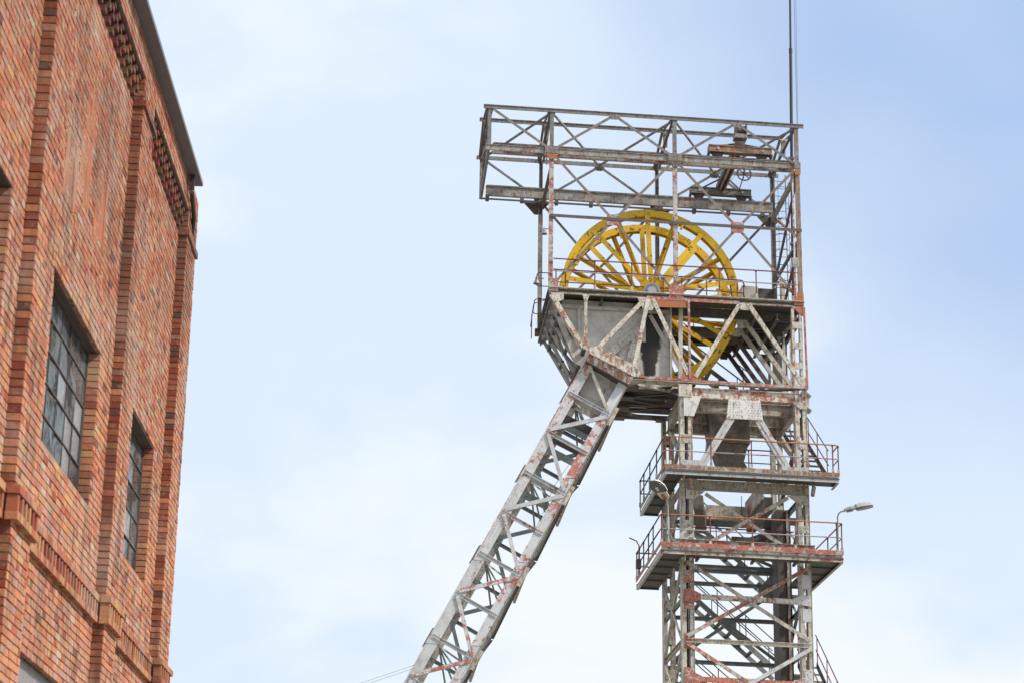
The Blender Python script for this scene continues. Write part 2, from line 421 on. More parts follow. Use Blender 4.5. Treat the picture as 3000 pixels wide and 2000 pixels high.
# =================================================================== BRICK BUILDING
BO = Vector((-4.34903, 23.22738, 0)); BS = Vector((-0.01941, 0.99981, 0)); BN = Vector((0.99981, 0.01941, 0)); BW = Vector((-0.00252, -0.00363, 1.0))
def Q(s, n, h): return BO + BS * s + BN * n + BW * h
bldg = root('brick_building', Q(0, 0, 0), 'tall red brick hall with pilasters and multi-pane steel windows at the left', 'building')
SMIN, SMAX, ROOF = -10.6, 4.57, 12.08
PD = 0.12                      # pilaster projection
PIL = [(-10.6, -9.75), (-5.60, -4.75), (-0.59, 0.25), (3.65, 4.57)]
WIN = [(-9.0, -6.17, 6.53, 8.19), (-4.12, -1.37, 6.53, 8.20), (0.92, 2.87, 6.52, 8.25),
       (-9.1, -6.2, 1.6, 4.59), (-4.34, -1.3, 1.6, 4.59), (0.8, 3.0, 1.6, 4.59)]
C = 0.075                      # course height
def bbox(g, s0, s1, n0, n1, h0, h1, skip_back=False):
    g.hexa([Q(s0, n0, h0), Q(s1, n0, h0), Q(s1, n1, h0), Q(s0, n1, h0), Q(s0, n0, h1), Q(s1, n0, h1), Q(s1, n1, h1), Q(s0, n1, h1)])
# mortar body of the wall: a grid of blocks with the openings left out
def mortar_rects():
    ss = sorted({SMIN, SMAX} | {x for w in WIN for x in w[:2]}); hs = sorted({0.0, 11.385} | {x for w in WIN for x in w[2:]})
    out = []
    for i in range(len(ss) - 1):
        run = None
        for j in range(len(hs) - 1):
            sc, hc = (ss[i] + ss[i + 1]) / 2, (hs[j] + hs[j + 1]) / 2
            solid = not any(w[0] < sc < w[1] and w[2] < hc < w[3] for w in WIN)
            if solid: run = [ss[i], ss[i + 1], hs[j], hs[j + 1]] if run is None else [run[0], run[1], run[2], hs[j + 1]]
            if (not solid or j == len(hs) - 2) and run: out.append(run); run = None
    return out
REC = 0.013                    # how far brick faces stand proud of the joints
g = G()
for s0, s1, h0, h1 in mortar_rects(): bbox(g, s0, s1 - 0.001, -0.38, -REC, h0, h1 - 0.001)
bbox(g, SMIN, SMAX - 0.001, -0.38, -0.15, 11.3851, 11.704)
for s0, s1 in PIL: bbox(g, s0 + 0.002, s1 - 0.002, -0.149, -REC, 11.3852, 11.703)
for s0, s1 in PIL: bbox(g, s0 + REC, s1 - REC, -REC + 0.001, PD - REC, 0, 11.70)
bbox(g, SMIN, SMAX, -0.38, PD - REC, 11.705, ROOF)
bbox(g, SMIN, SMIN + 0.4, -8.0, -0.381, 0, ROOF); bbox(g, SMAX - 0.4, SMAX, -8.0, -0.381, 0, ROOF); bbox(g, SMIN, SMAX, -8.4, -8.001, 0, ROOF)
sub('wall', g, M['mortar'], bldg)
g = G(); bbox(g, SMIN + 0.41, SMAX - 0.41, -2.0, -1.6, 0.02, ROOF - 0.4)
sub('interior_wall', g, M['interior'], bldg)
# bricks -----------------------------------------------------------------
ORANGE = (0.46, 0.19, 0.105); RED = (0.38, 0.13, 0.075); PINK = (0.40, 0.21, 0.15); DEEP = (0.30, 0.075, 0.045); OCHRE = (0.46, 0.245, 0.115); SOOT = (0.15, 0.075, 0.06); PALE = (0.44, 0.31, 0.23)
def tint(kind, h):
    r = R_.random()
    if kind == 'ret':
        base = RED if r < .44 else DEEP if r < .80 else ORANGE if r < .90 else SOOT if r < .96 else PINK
        base = tuple(x * 0.74 for x in base)  # returns get less sun; that shade is also put into their tint
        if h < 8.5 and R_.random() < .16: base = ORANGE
    elif kind == 'jamb':
        base = ORANGE if r < .45 else RED if r < .75 else OCHRE if r < .88 else DEEP
    else:
        up = min(1, max(0, (h - 7.0) / 3.5))
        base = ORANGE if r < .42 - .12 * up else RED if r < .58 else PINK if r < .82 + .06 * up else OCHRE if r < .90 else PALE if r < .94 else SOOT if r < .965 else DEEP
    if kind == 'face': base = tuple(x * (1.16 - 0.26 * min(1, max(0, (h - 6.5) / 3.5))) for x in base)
    k = R_.uniform(0.88, 1.09)
    return tuple(min(0.62, x * k * R_.uniform(0.94, 1.06)) for x in base)
BR = []    # (corner list, colour, centre)
def brick(s0, s1, n0, n1, h0, h1, c, front='n'):
    j = lambda a: R_.uniform(-a, a)
    t1, t2, t3 = j(.0035), j(.003), j(.003)
    if front == 'n': n1 += t1; 
    else: s0 += t1
    s0 += t2 * .6; s1 += t3 * .6; h0 += j(.002); h1 += j(.002)
    BR.append(([Q(s0, n0, h0), Q(s1, n0, h0 + j(.0015)), Q(s1, n1, h0 + j(.0015)), Q(s0, n1, h0), Q(s0, n0, h1), Q(s1, n0, h1), Q(s1, n1, h1 + j(.0015)), Q(s0, n1, h1)], c, Q((s0 + s1) / 2, n1, (h0 + h1) / 2)))
def course(a, b, nface, h0, row, kind='face', depth=0.05):
    """one course on a face between a and b; cross bond"""
    joint = 0.014
    L = (0.25, 0.12)[row % 2]
    x = a
    if row % 4 == 2: first = 0.12
    elif row % 4 == 0: first = 0.25
    else: first = 0.12 if row % 2 else 0.185
    ln = first
    while x < b - 0.02:
        e = min(x + ln, b)
        if b - e < 0.05: e = b
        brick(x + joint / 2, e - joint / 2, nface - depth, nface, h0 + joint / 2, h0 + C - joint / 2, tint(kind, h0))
        x = e + 0.0001; ln = L
        if row % 2 and R_.random() < .06: ln = 0.25
        if e == b: break
        x = e
rows = int(11.70 / C)
HB = 4.15                       # nothing below this height is in view or close to it
for r in range(int(HB / C), rows):
    h = r * C
    # intervals of recessed wall
    cuts = []
    for i in range(len(PIL) - 1): cuts.append((PIL[i][1], PIL[i + 1][0]))
    for a, b in cuts:
        if b < -9.8: continue
        segs = [(a, b)]
        for w in WIN:
            if w[2] - 0.03 < h + C / 2 < w[3] + 0.0:
                ns = []
                for x, y in segs:
                    if w[1] <= x or w[0] >= y: ns.append((x, y)); continue
                    if w[0] > x: ns.append((x, w[0]))
                    if w[1] < y: ns.append((w[1], y))
                segs = ns
        ledge = 5.45 < h + C / 2 < 5.73
        for x, y in segs:
            if not ledge and h < 11.36: course(x, y, 0.0, h, r)
    for k, (a, b) in enumerate(PIL):
        if b < -9: continue
        if 5.45 < h + C / 2 < 5.73: continue
        course(a, b, PD, h, r + 1)
        # the return that faces the camera: one header per course, its end on the corner
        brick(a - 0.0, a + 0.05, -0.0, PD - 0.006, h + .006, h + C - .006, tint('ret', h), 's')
    for w in WIN[1:3] + WIN[:1]:       # right-hand jambs of the windows
        if w[2] < h + C / 2 < w[3]:
            brick(w[1] - 0.013, w[1] + 0.05, -0.125, -0.006, h + .006, h + C - .006, tint('jamb', h), 's')
# parapet, flush with the pilaster faces
for r in range(rows, int(ROOF / C) + 1):
    course(SMIN + .9, SMAX, PD, r * C, r)
# corbelled checker frieze under the parapet, whose shade is painted into the dark tint
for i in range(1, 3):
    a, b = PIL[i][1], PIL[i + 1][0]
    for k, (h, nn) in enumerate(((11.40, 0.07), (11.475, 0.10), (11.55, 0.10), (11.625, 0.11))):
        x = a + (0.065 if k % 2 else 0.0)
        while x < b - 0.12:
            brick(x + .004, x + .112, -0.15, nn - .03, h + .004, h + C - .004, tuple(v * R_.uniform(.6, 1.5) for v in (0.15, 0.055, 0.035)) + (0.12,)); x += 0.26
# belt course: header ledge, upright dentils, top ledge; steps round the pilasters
def belt(a, b, n0):
    x = a
    while x < b - 0.02:
        e = min(x + 0.125, b); brick(x + .004, e - .004, n0 - 0.05, n0 + 0.058, 5.445, 5.515, tint('jamb', 5)); x = e
    x = a + .02
    while x < b - 0.05:
        brick(x, x + .062, n0 - 0.05, n0 + 0.05, 5.522, 5.660, tint('jamb', 5)); x += 0.165
    x = a
    while x < b - 0.02:
        e = min(x + 0.25, b); brick(x + .004, e - .004, n0 - 0.05, n0 + 0.062, 5.668, 5.738, tint('jamb', 5)); x = e
for i in range(len(PIL) - 1):
    if PIL[i + 1][0] > -9: belt(PIL[i][1] + (0.06), PIL[i + 1][0] - 0.06, 0.0)
    belt(PIL[i + 1][0] - 0.06, PIL[i + 1][1] + 0.06, PD)
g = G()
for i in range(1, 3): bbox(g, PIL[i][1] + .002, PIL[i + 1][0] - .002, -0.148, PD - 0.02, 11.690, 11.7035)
sub('frieze_soffit', g, M['brown'], bldg)  # dark underside, adds to the painted shade of the frieze
# small caps on the pilasters below the frieze
for a, b in PIL[1:]:
    x = a - 0.03
    while x < b + 0.02:
        e = min(x + 0.25, b + 0.03); brick(x + .003, e - .003, PD - 0.05, PD + 0.03, 11.345, 11.42, tint('ret', 9)); x = e
    brick(a - 0.03, a + 0.02, 0.0, PD + 0.028, 11.345, 11.42, tint('ret', 9), 's')
# an old render patch of ribbed clay tiles high between the pilasters
for (s0, s1, h0, h1) in ((-4.1, -3.45, 8.95, 9.62), (-3.35, -2.75, 9.25, 9.95), (-3.2, -2.5, 9.98, 10.5), (-2.4, -1.7, 9.2, 9.9)):
    x = s0
    while x < s1:
        brick(x, x + 0.045, -0.02, 0.001, h0 + R_.uniform(-.02, .02), h1 + R_.uniform(-.03, .03), tuple(v * R_.uniform(.8, 1.1) for v in (0.44, 0.16, 0.09))); x += 0.052

def size_in_view(c):
    d = c - EYE; z = d.dot(fw); x = d.dot(rt2) / z; y = d.dot(dn2) / z
    if abs(x) > 1500 / 6314 or abs(y) > 1000 / 6314: return 0
    return 1 / z
def brick_obj(items, name, parent, stuff=False):
    me = bpy.data.meshes.new(name); vv = []; ff = []; cc = []
    base = parent_world(parent)
    F6 = [(0, 3, 2, 1), (4, 5, 6, 7), (0, 1, 5, 4), (1, 2, 6, 5), (2, 3, 7, 6), (3, 0, 4, 7)]
    for pts, c, ctr in items:
        o = len(vv)
        vv += [tuple(p - base) for p in pts]
        ff += [tuple(i + o for i in f) for f in F6]
        cc += [c] * 8
    me.from_pydata(vv, [], ff); me.materials.append(M['brick'])
    at = me.color_attributes.new('tint', 'FLOAT_COLOR', 'POINT')
    at.data.foreach_set('color', [x for c in cc for x in (c[0], c[1], c[2], c[3] if len(c) > 3 else 1.0)])
    o = bpy.data.objects.new(name, me); col.objects.link(o); o.parent = parent
    if stuff: o['kind'] = 'stuff'
    return o
BR.sort(key=lambda b: -size_in_view(b[2]))
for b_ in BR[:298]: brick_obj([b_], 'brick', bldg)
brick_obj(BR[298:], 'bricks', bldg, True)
print('bricks', len(BR))
# roof edge
g = G(); bbox(g, SMIN, SMAX - 0.02, -8.5, PD - 0.02, ROOF + 0.002, ROOF + 0.05); sub('roof', g, M['gutter'], bldg)
g = G(); bbox(g, SMIN, 3.75, PD - 0.019, PD + 0.15, ROOF + 0.003, ROOF + 0.055); sub('gutter', g, M['gutter'], bldg)
g = G(); bbox(g, 3.32, 3.38, PD + 0.03, PD + 0.09, ROOF - 0.20, ROOF + 0.001)
g.tube([Q(3.46, PD + 0.05, ROOF - 0.2), Q(3.9, PD + 0.04, ROOF - 0.4), Q(4.62, PD - 0.1, ROOF - 0.7)], 0.03, 8)
sub('downpipe', g, M['mast'], bldg)
# windows: frame, bars, panes
def window(w, cols, rws, lower=False):
    s0, s1, h0, h1 = w
    n = -0.135
    g = G(); f = 0.032
    bbox(g, s0, s0 + f, n - .04, n + .012, h0, h1); bbox(g, s1 - f, s1, n - .04, n + .012, h0, h1)
    bbox(g, s0 + f, s1 - f, n - .04, n + .018, h0, h0 + f); bbox(g, s0 + f, s1 - f, n - .04, n + .018, h1 - f, h1)
    fr = sub('window', g, M['winbar'], bldg)
    for c in cols:
        g = G(); bbox(g, c - .006, c + .006, n - .03, n - .003, h0 + f, h1 - f); sub('mullion', g, M['winbar'], fr)
    for r in rws:
        g = G(); bbox(g, s0 + f, s1 - f, n - .032, n + .004, r - .008, r + .008); sub('glazing_bar', g, M['winbar'], fr)
    cs = [s0 + f] + list(cols) + [s1 - f]; rs = [h0 + f] + list(rws) + [h1 - f]
    for i in range(len(cs) - 1):
        for j in range(len(rs) - 1):
            g = G(); tl = R_.uniform(-.006, .006); tl2 = R_.uniform(-.008, .008)
            a, b, c, d = cs[i] + .012, cs[i + 1] - .012, rs[j] + .012, rs[j + 1] - .012
            p = [Q(a, n - .012 + tl, c), Q(b, n - .012 - tl + tl2, c), Q(b, n - .012 - tl, d), Q(a, n - .012 + tl + tl2, d)]
            q = [x - BN * 0.004 for x in p]
            g.hexa([p[0], p[1], q[1], q[0], p[3], p[2], q[2], q[3]])
            sub('pane', g, M['glass'], fr)
window(WIN[1], (-3.83, -3.33, -2.83, -2.33, -1.87), (6.95, 7.27, 7.58, 7.89))
window(WIN[2], (1.32, 1.81, 2.31), (6.94, 7.27, 7.60, 7.92))
window(WIN[0], (-8.5, -8.0, -7.5, -7.0, -6.6), (6.95, 7.27, 7.58, 7.89))
window((WIN[4][0], WIN[4][1], WIN[4][2], 4.36), (-3.8, -3.3, -2.8, -2.3, -1.8), (2.2, 2.8, 3.4, 4.0))
window((WIN[3][0], WIN[3][1], WIN[3][2], 4.36), (-8.5, -8.0, -7.5, -7.0, -6.6), (2.2, 2.8, 3.4, 4.0))
window((WIN[5][0], WIN[5][1], WIN[5][2], 4.36), (1.3, 1.8, 2.3), (2.2, 2.8, 3.4, 4.0))
for w in WIN[3:]:
    g = G(); bbox(g, w[0], w[1], -0.20, -0.085, 4.365, 4.585); sub('lintel', g, M['lintel'], bldg)
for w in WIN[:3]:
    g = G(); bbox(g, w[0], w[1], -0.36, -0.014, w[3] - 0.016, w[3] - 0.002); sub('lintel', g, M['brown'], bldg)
    g = G(); bbox(g, w[0], w[1], -0.13, -0.003, w[2] - 0.03, w[2] - 0.001); sub('sill', g, M['mortar'], bldg)

# =================================================================== HEADFRAME
head = root('headframe', P(6.1, 2.2, 0), 'tall riveted steel mine winding tower with slanted strut, flaking cream, red and rust paint', 'mine tower')
def part(name, g, mat, label=None):
    o = sub(name, g, M[mat], head)
    if label: o['label'] = label
    return o
def member(name, a, b, prof, mat, face='v', sgn=1):
    return part(name, bar(G(), a, b, prof, face, sgn), mat)
def gusset(pts, mat, t=0.016, face='v', riv=True, name='gusset_plate'):
    o = part(name, plate(G(), pts, t, face), mat)
    if riv and face == 'v':
        cu = sum(p[0] for p in pts) / len(pts); cw = sum(p[2] for p in pts) / len(pts)
        for p in pts:
            for k in (0.72, 0.42):
                rivet(cu + (p[0] - cu) * k, p[1], cw + (p[2] - cw) * k, 0.018)
    return o
D = 4.4
WT = 29.60; WR = 28.17; WF = 23.42
# ---- crane frame above the wheel deck, both long faces
for v, sg in ((0.0, 1), (D, -1)):
    q = v
    m1 = 'grey'
    member('top_chord', (-2.22, q - .02 * sg, WT - .02), (8.24, q - .02 * sg, WT - .02), pUo(0.135, 0.045, .02), m1, sgn=sg)
    if v == 0: member('rail_chord', (-2.13, q - .01, WR), (8.1, q - .01, WR), pUo(0.20, 0.05, .02), 'greyrust', sgn=sg)
    for u in (-2.02, 0.0, 4.0, 8.0):
        if v == 0 or u > -1: member('upper_post', (u, q + .012 * sg, WT - .09), (u, q + .012 * sg, WR + .10), pU(0.125, 0.10), m1, sgn=sg)
    for u in (0.0, 4.0, 8.0):
        member('column', (u, q, WR - .10), (u, q, WF + .08), pU(0.14, .1), ('rustcol' if u == 8 else 'column') if v == 0 else 'greyrust', sgn=sg)
    # Warren bracing of the top strip
    for a, b in (((-1.9, WT - .12), (-.12, WR + .08)), ((.12, WR + .08), (1.95, WT - .12)), ((2.1, WT - .12), (3.88, WR + .08)), ((4.12, WR + .08), (5.95, WT - .12)), ((6.1, WT - .12), (7.88, WR + .08))):
        member('upper_brace', (a[0], q - .035 * sg, a[1]), (b[0], q - .035 * sg, b[1]), pL(0.085, 0.07), m1, sgn=sg)
    for u in (2.02, 6.02):
        gusset([(u - .17, q - .045 * sg, WT - .08), (u + .17, q - .045 * sg, WT - .08), (u + .10, q - .045 * sg, WT - .22), (u - .10, q - .045 * sg, WT - .22)], m1)
    for u in (0, 4, 8):
        a = .22 if u < 8 else .10
        gusset([(u - a, q - .045 * sg, WR + .13), (u + a, q - .045 * sg, WR + .13), (u + a, q - .045 * sg, WR - .10), (u - a, q - .045 * sg, WR - .10)], 'grey')
        gusset([(u - a, q - .05 * sg, WR - .12), (u + a, q - .05 * sg, WR - .12), (u + .09, q - .05 * sg, WR - .32), (u - .09, q - .05 * sg, WR - .32)], 'brown' if u == 4 else 'orange')
    # big X braces below the rails
    cz = 25.90 if v == 0 else 25.80
    for u0 in (0.0, 4.0):
        for (a, b) in (((u0 + .12, WR - .2), (u0 + 1.95, cz + .05)), ((u0 + 2.05, cz - .05), (u0 + 3.86, WF + .28)), ((u0 + 3.86, WR - .2), (u0 + 2.05, cz + .05)), ((u0 + 1.95, cz - .05), (u0 + .14, WF + .28))):
            member('cross_brace', (a[0], q - .03 * sg, a[1]), (b[0], q - .03 * sg, b[1]), pL(0.085, 0.07, flip=(a[0] > b[0])), 'brace' if v == 0 else 'grey', sgn=sg)
        if v == 0:
            gusset([(u0 + 1.78, -.05, cz + .19), (u0 + 2.20, -.05, cz + .19), (u0 + 2.20, -.05, cz - .18), (u0 + 1.78, -.05, cz - .18)], 'redsteel')
    if v == 0:
        member('mid_girt', (-.03, -.07, 25.93), (8.08, -.07, 25.93), pL(0.10, 0.08), 'brown')
        for u in (0, 4, 8):
            a, b = (-.08 if u == 0 else -.24), (.08 if u == 8 else .24)
            gusset([(u + a, -.055, WF + .40), (u + b, -.055, WF + .40), (u + b, -.055, WF - .02), (u + a, -.055, WF - .02)], 'redsteel' if u != 8 else 'orange')
# left end frame of the crane bay
member('end_post', (-2.05, D, WT), (-2.05, D, WR - .1), pL(.1, .1), 'grey')
member('end_beam', (-2.06, .05, WR + .05), (-2.06, D - .05, WR + .05), pU(.2, .08), 'grey', 'u')
member('end_beam', (-2.10, .05, WT - .1), (-2.10, D - .05, WT - .1), pL(.12, .09), 'brown', 'u')
member('end_brace', (-2.07, .1, WT - .12), (-2.07, D - .1, WR + .1), pL(.09, .07), 'brown', 'u')
member('end_brace', (-2.09, D - .1, WT - .12), (-2.09, .1, WR + .1), pL(.09, .07), 'brown', 'u')
for v in (1.45, 2.95): member('end_post', (-2.08, v, WT - .1), (-2.08, v, WR + .1), pL(.09, .07), 'brown', 'u')
# crane rails on brackets inside the frames, twin flanges below
for v, nm in ((0.22, 'front'), (D - .42, 'rear')):
    part('crane_rail', bar(G(), (-1.9, v, 28.24), (7.95, v, 28.24), pI(0.36, 0.11, .022)), 'greyrust')
    part('crane_rail_head', bar(G(), (-1.85, v + .09, 28.45), (7.9, v + .09, 28.45), pF(.05, .05)), 'brown')
for dv, dw in ((.14, 27.985), (-.02, 27.93)):
    member('rail_flange', (-2.1, D - .42 + dv, dw), (7.8, D - .42 + dv, dw), pU(.045, .05), 'brown')
for i in range(9):
    u = -1.9 + i * 1.18
    part('rail_bracket', tbox(G(), u, u + .12, D - .44, D - .2, 27.91, 28.05), 'brown')
for u in (-.15, 4.0, 7.9):
    part('rail_bracket', plate(G(), [(u - .45, D - .05, 28.03), (u + .45, D - .05, 28.03), (u + .06, D - .05, 27.6), (u - .06, D - .05, 27.6)], .02), 'brown')
    part('rail_bracket', plate(G(), [(u, .1, 28.05), (u, .7, 28.05), (u, .1, 27.7)], .02, 'u'), 'greyrust')
# roof: rafters rise to a mid ridge, transverse ties, diagonal bracing in the roof plane
member('ridge_beam', (-2.24, 2.2, 30.06), (7.9, 2.2, 30.06), pUo(.13, .05, .02), 'grey')
for u in (-2.02, 0.0, 4.0, 8.0):
    for du in (-.09, .09):
        member('rafter', (u + du, .05, WT - .05), (u + du, 2.15, 30.0), pL(.08, .07), 'grey', 'w')
        member('rafter', (u + du, D - .05, WT - .05), (u + du, 2.25, 30.0), pL(.08, .07), 'grey', 'w')
    member('roof_tie', (u - .05, .02, WT - .12), (u - .05, D - .02, WT - .12), pL(.09, .08), 'brown', 'w')
    part('ridge_hanger', plate(G(), [(u - .08, 2.2, 30.0), (u + .09, 2.2, 30.0), (u + .07, 2.2, 29.46), (u - .07, 2.2, 29.46)], .02), 'grey')
for u0 in (-2.0, 0.0, 2.0, 4.0, 6.0):
    if u0 % 4 == 0: member('roof_brace', (u0, .05, WT - .1), (u0 + 2, D - .05, WT - .1), pL(.06, .06), 'grey', 'w')
    else: member('roof_brace', (u0, D - .05, WT - .1), (u0 + 2, .05, WT - .1), pL(.06, .06), 'grey', 'w')
# right end (u=8): cross beams and braces between the faces
part('end_beam', tbox(G(), 7.93, 8.03, .12, D - .12, 27.82, 28.02), 'greyrust')
for z0, z1 in ((28.0, 25.7), (25.7, 23.7)):
    member('end_brace', (8.0, .1, z0), (8.0, D - .1, z1), pL(.09, .07), 'brown', 'u')
    member('end_brace', (8.02, D - .1, z0), (8.02, .1, z1), pL(.09, .07), 'redsteel', 'u')
member('end_beam', (8.0, .1, 25.7), (8.0, D - .1, 25.7), pL(.1, .08), 'brown', 'u')
for u in (0.0,):
    member('end_beam', (u, .1, 27.9), (u, D - .1, 27.9), pL(.14, .1), 'brown', 'u')
member('conduit', (7.84, .02, 27.9), (7.84, .02, 23.6), pF(.05, .05), 'white')
# rear post sleeves and lower guard post
member('column_sleeve', (0.0, D - .12, 27.6), (0.0, D - .12, 24.6), pU(.15, .1), 'greyrust')

# ---- wheel deck
member('deck_edge_beam', (-.05, -.03, 23.43), (8.1, -.03, 23.43), pUo(0.16, .11), 'cream')
part('deck_edge_plate', tbox(G(), -.04, 8.1, -.10, .9, 23.512, 23.53), 'plate')
part('deck_edge_flange', bar(G(), (3.05, -.05, 23.37), (6.0, -.05, 23.37), pF(.11, .015)), 'redsteel')
member('deck_edge_beam', (-.15, D, 23.40), (8.1, D, 23.40), pU(0.26, .1), 'deck', sgn=-1)
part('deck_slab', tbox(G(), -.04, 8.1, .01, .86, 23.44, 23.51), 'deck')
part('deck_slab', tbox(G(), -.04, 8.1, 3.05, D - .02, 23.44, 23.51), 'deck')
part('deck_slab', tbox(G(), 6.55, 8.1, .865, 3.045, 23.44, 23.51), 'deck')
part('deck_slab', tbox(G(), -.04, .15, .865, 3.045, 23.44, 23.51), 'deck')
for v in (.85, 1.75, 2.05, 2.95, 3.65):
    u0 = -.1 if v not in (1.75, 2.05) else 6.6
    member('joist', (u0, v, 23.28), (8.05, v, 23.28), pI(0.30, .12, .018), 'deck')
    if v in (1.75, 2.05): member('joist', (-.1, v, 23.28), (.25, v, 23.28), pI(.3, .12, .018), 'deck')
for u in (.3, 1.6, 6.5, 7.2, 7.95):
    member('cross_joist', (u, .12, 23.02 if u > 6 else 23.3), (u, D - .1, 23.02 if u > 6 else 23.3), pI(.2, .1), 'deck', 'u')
# scalloped dark pockets and sloped rafters at the left end of the deck
for i, v in enumerate((.02, .85, 1.75, 2.6, 3.45, 4.25)):
    member('sloping_rafter', (0.02, v, 23.30), (1.02, v, 21.60), pU(.13, .09) if i == 0 else pL(.12, .07, .014), 'cream' if i == 0 else 'white')
    if i: plate(g := G(), [(-.02, v, 23.38), (.55, v, 23.38), (.02, v, 22.9)], .014); part('knee_plate', g, 'white')
part('deck_end_beam', bar(G(), (-.08, -.03, 23.40), (-.08, D + .05, 23.40), pUo(.22, .09), 'u'), 'brown')
part('deck_end_beam', bar(G(), (-.04, 0, 23.1), (-.04, D, 23.1), pL(.1, .08), 'u'), 'brown')
for a in ((.30, 22.85), (1.05, 21.60)):
    member('end_rail', (a[0] - .03, -.05, a[1]), (a[0] - .03, D + .05, a[1]), pL(.15, .12), 'brown', 'u')
member('end_rail', (.66, 0.0, 22.2), (.66, 1.1, 22.2), pL(.1, .1), 'brown', 'u')
member('end_rail', (.66, 1.9, 22.2), (.66, 2.7, 22.2), pL(.1, .1), 'brown', 'u')
member('end_rail', (.66, 3.3, 22.2), (.66, D, 22.2), pL(.1, .1), 'brown', 'u')
for k in range(4):
    v0 = .05 + k * 1.08
    member('end_lacing', (.30, v0, 22.85), (1.0, v0 + 1.0, 21.65), pL(.16, .09), 'white' if k % 2 else 'column', 'u')
    member('end_lacing', (1.0, v0, 21.65), (.30, v0 + 1.0, 22.85), pL(.15, .09), 'brown', 'u')
for k in range(3):
    member('end_lacing', (0.05, .4 + k * 1.3, 23.2), (.3, 1.2 + k * 1.3, 22.85), pL(.09, .06), 'plate', 'u')
member('lacing_plate', (.28, .05, 22.86), (.66, .75, 22.25), pF(.16, .015), 'white', 'u')
member('lacing_plate', (.3, 2.0, 22.8), (.66, 2.9, 22.25), pF(.22, .015), 'white', 'u')

# ---- deep truss that carries the wheels
def poly(name, v, pts, mat, t=.016): return part(name, plate(G(), [(a, v, b) for a, b in pts], t), mat)
poly('bearing_girder', .62, [(.0, 23.36), (3.92, 23.36), (3.92, 20.70), (2.35, 20.50), (.85, 21.28)], 'stained')
poly('bearing_girder', 3.3, [(1.25, 23.36), (3.92, 23.36), (3.92, 20.78), (2.50, 20.72), (1.25, 21.36)], 'plate')
part('trough_plate', tbox(G(), 2.35, 3.95, .64, 3.29, 20.70, 20.73), 'deck')
part('girder_flange', tbox(G(), .1, 3.92, .50, .619, 23.05, 23.16), 'plate')
part('girder_flange', tbox(G(), 3.86, 3.92, .45, .619, 20.8, 23.3), 'plate')
part('girder_stiffener', tbox(G(), .92, 1.0, .52, .619, 21.8, 23.2), 'plate')
poly('girder_stiffener', .60, [(1.9, 23.12), (3.1, 23.12), (3.1, 22.1), (2.55, 22.1)], 'plate')
member('girder_brace', (1.5, .55, 21.2), (2.95, .55, 22.6), pF(.26, .03), 'plate')
member('girder_brace', (2.45, .55, 20.95), (2.95, .55, 22.8), pF(.22, .03), 'plate')
for i in range(5):
    for j in range(7): rivet(2.03 + j * .11 + i * .03, .54, 21.75 + j * .105 - i * .085, .028)
for i in range(3):
    for j in range(8): rivet(2.62 + i * .085 + j * .025, .54, 21.55 + j * .10, .026)
poly('access_hatch', .60, [(3.2, 21.0), (3.55, 21.0), (3.55, 20.8), (3.2, 20.8)], 'hub', .02)
# front plane
member('truss_post', (1.12, -.03, 23.35), (1.12, -.03, 21.62), pL(.095, .08), 'cream')
gusset([(1.0, -.045, 23.34), (1.24, -.045, 23.34), (1.16, -.045, 23.12), (1.08, -.045, 23.12)], 'cream')
for k in range(9): rivet(1.12, -.05, 21.7 + k * .19, .02)
member('truss_slope', (0.03, -.05, 23.30), (1.06, -.05, 21.60), pL(.14, .1), 'cream')
gusset([(.0, -.05, 23.34), (.42, -.05, 23.34), (.42, -.05, 23.15), (.2, -.05, 23.02)], 'cream')
member('truss_diagonal', (2.98, -.05, 23.30), (1.34, -.05, 21.42), pL(.13, .1), 'cream')
member('truss_diagonal', (3.10, -.06, 23.32), (2.62, -.06, 20.92), pL(.13, .1, flip=True), 'cream')
member('truss_diagonal', (3.24, -.05, 23.34), (4.36, -.05, 20.92), pL(.13, .1), 'cream')
member('truss_diagonal', (6.04, -.05, 23.36), (4.58, -.05, 20.86), pL(.13, .1), 'cream')
member('truss_diagonal', (6.30, -.05, 23.36), (8.0, -.05, 20.78), pL(.13, .1, flip=True), 'cream')
for (a, b, c, d) in ((2.98, 23.3, 1.34, 21.42), (3.24, 23.34, 4.36, 20.92), (6.04, 23.36, 4.58, 20.86), (6.3, 23.36, 8.0, 20.78), (3.1, 23.32, 2.62, 20.92)):
    for t in (.05, .09, .13, .42, .5, .58, .86, .9, .94):
        rivet(a + (c - a) * t + .03, -.055, b + (d - b) * t, .018)
gusset([(2.75, -.035, 23.36), (3.5, -.035, 23.36), (3.22, -.035, 22.95), (2.95, -.035, 22.95)], 'cream')
gusset([(5.92, -.035, 23.36), (6.45, -.035, 23.36), (6.30, -.035, 23.14), (6.06, -.035, 23.14)], 'cream')
gusset([(4.18, -.035, 21.08), (4.66, -.035, 20.96), (4.66, -.035, 20.72), (4.18, -.035, 20.72)], 'orange')
gusset([(7.72, -.035, 21.05), (8.12, -.035, 21.05), (8.12, -.035, 20.72), (7.72, -.035, 20.72)], 'cream')
gusset([(7.68, -.035, 23.34), (8.1, -.035, 23.34), (8.1, -.035, 23.0)], 'redsteel')
part('red_girder', plate(G(), [(3.28, -.04, 23.34), (4.40, -.04, 23.34), (4.40, -.04, 23.10), (3.36, -.04, 23.07)], .02), 'orange', 'bare orange red plate girder')
member('truss_post', (4.39, -.07, 23.36), (4.41, -.07, 20.76), pL(.07, .12, flip=True), 'redsteel')
member('truss_post', (4.20, .35, 23.2), (4.16, .35, 20.8), pU(.13, .1), 'plate')
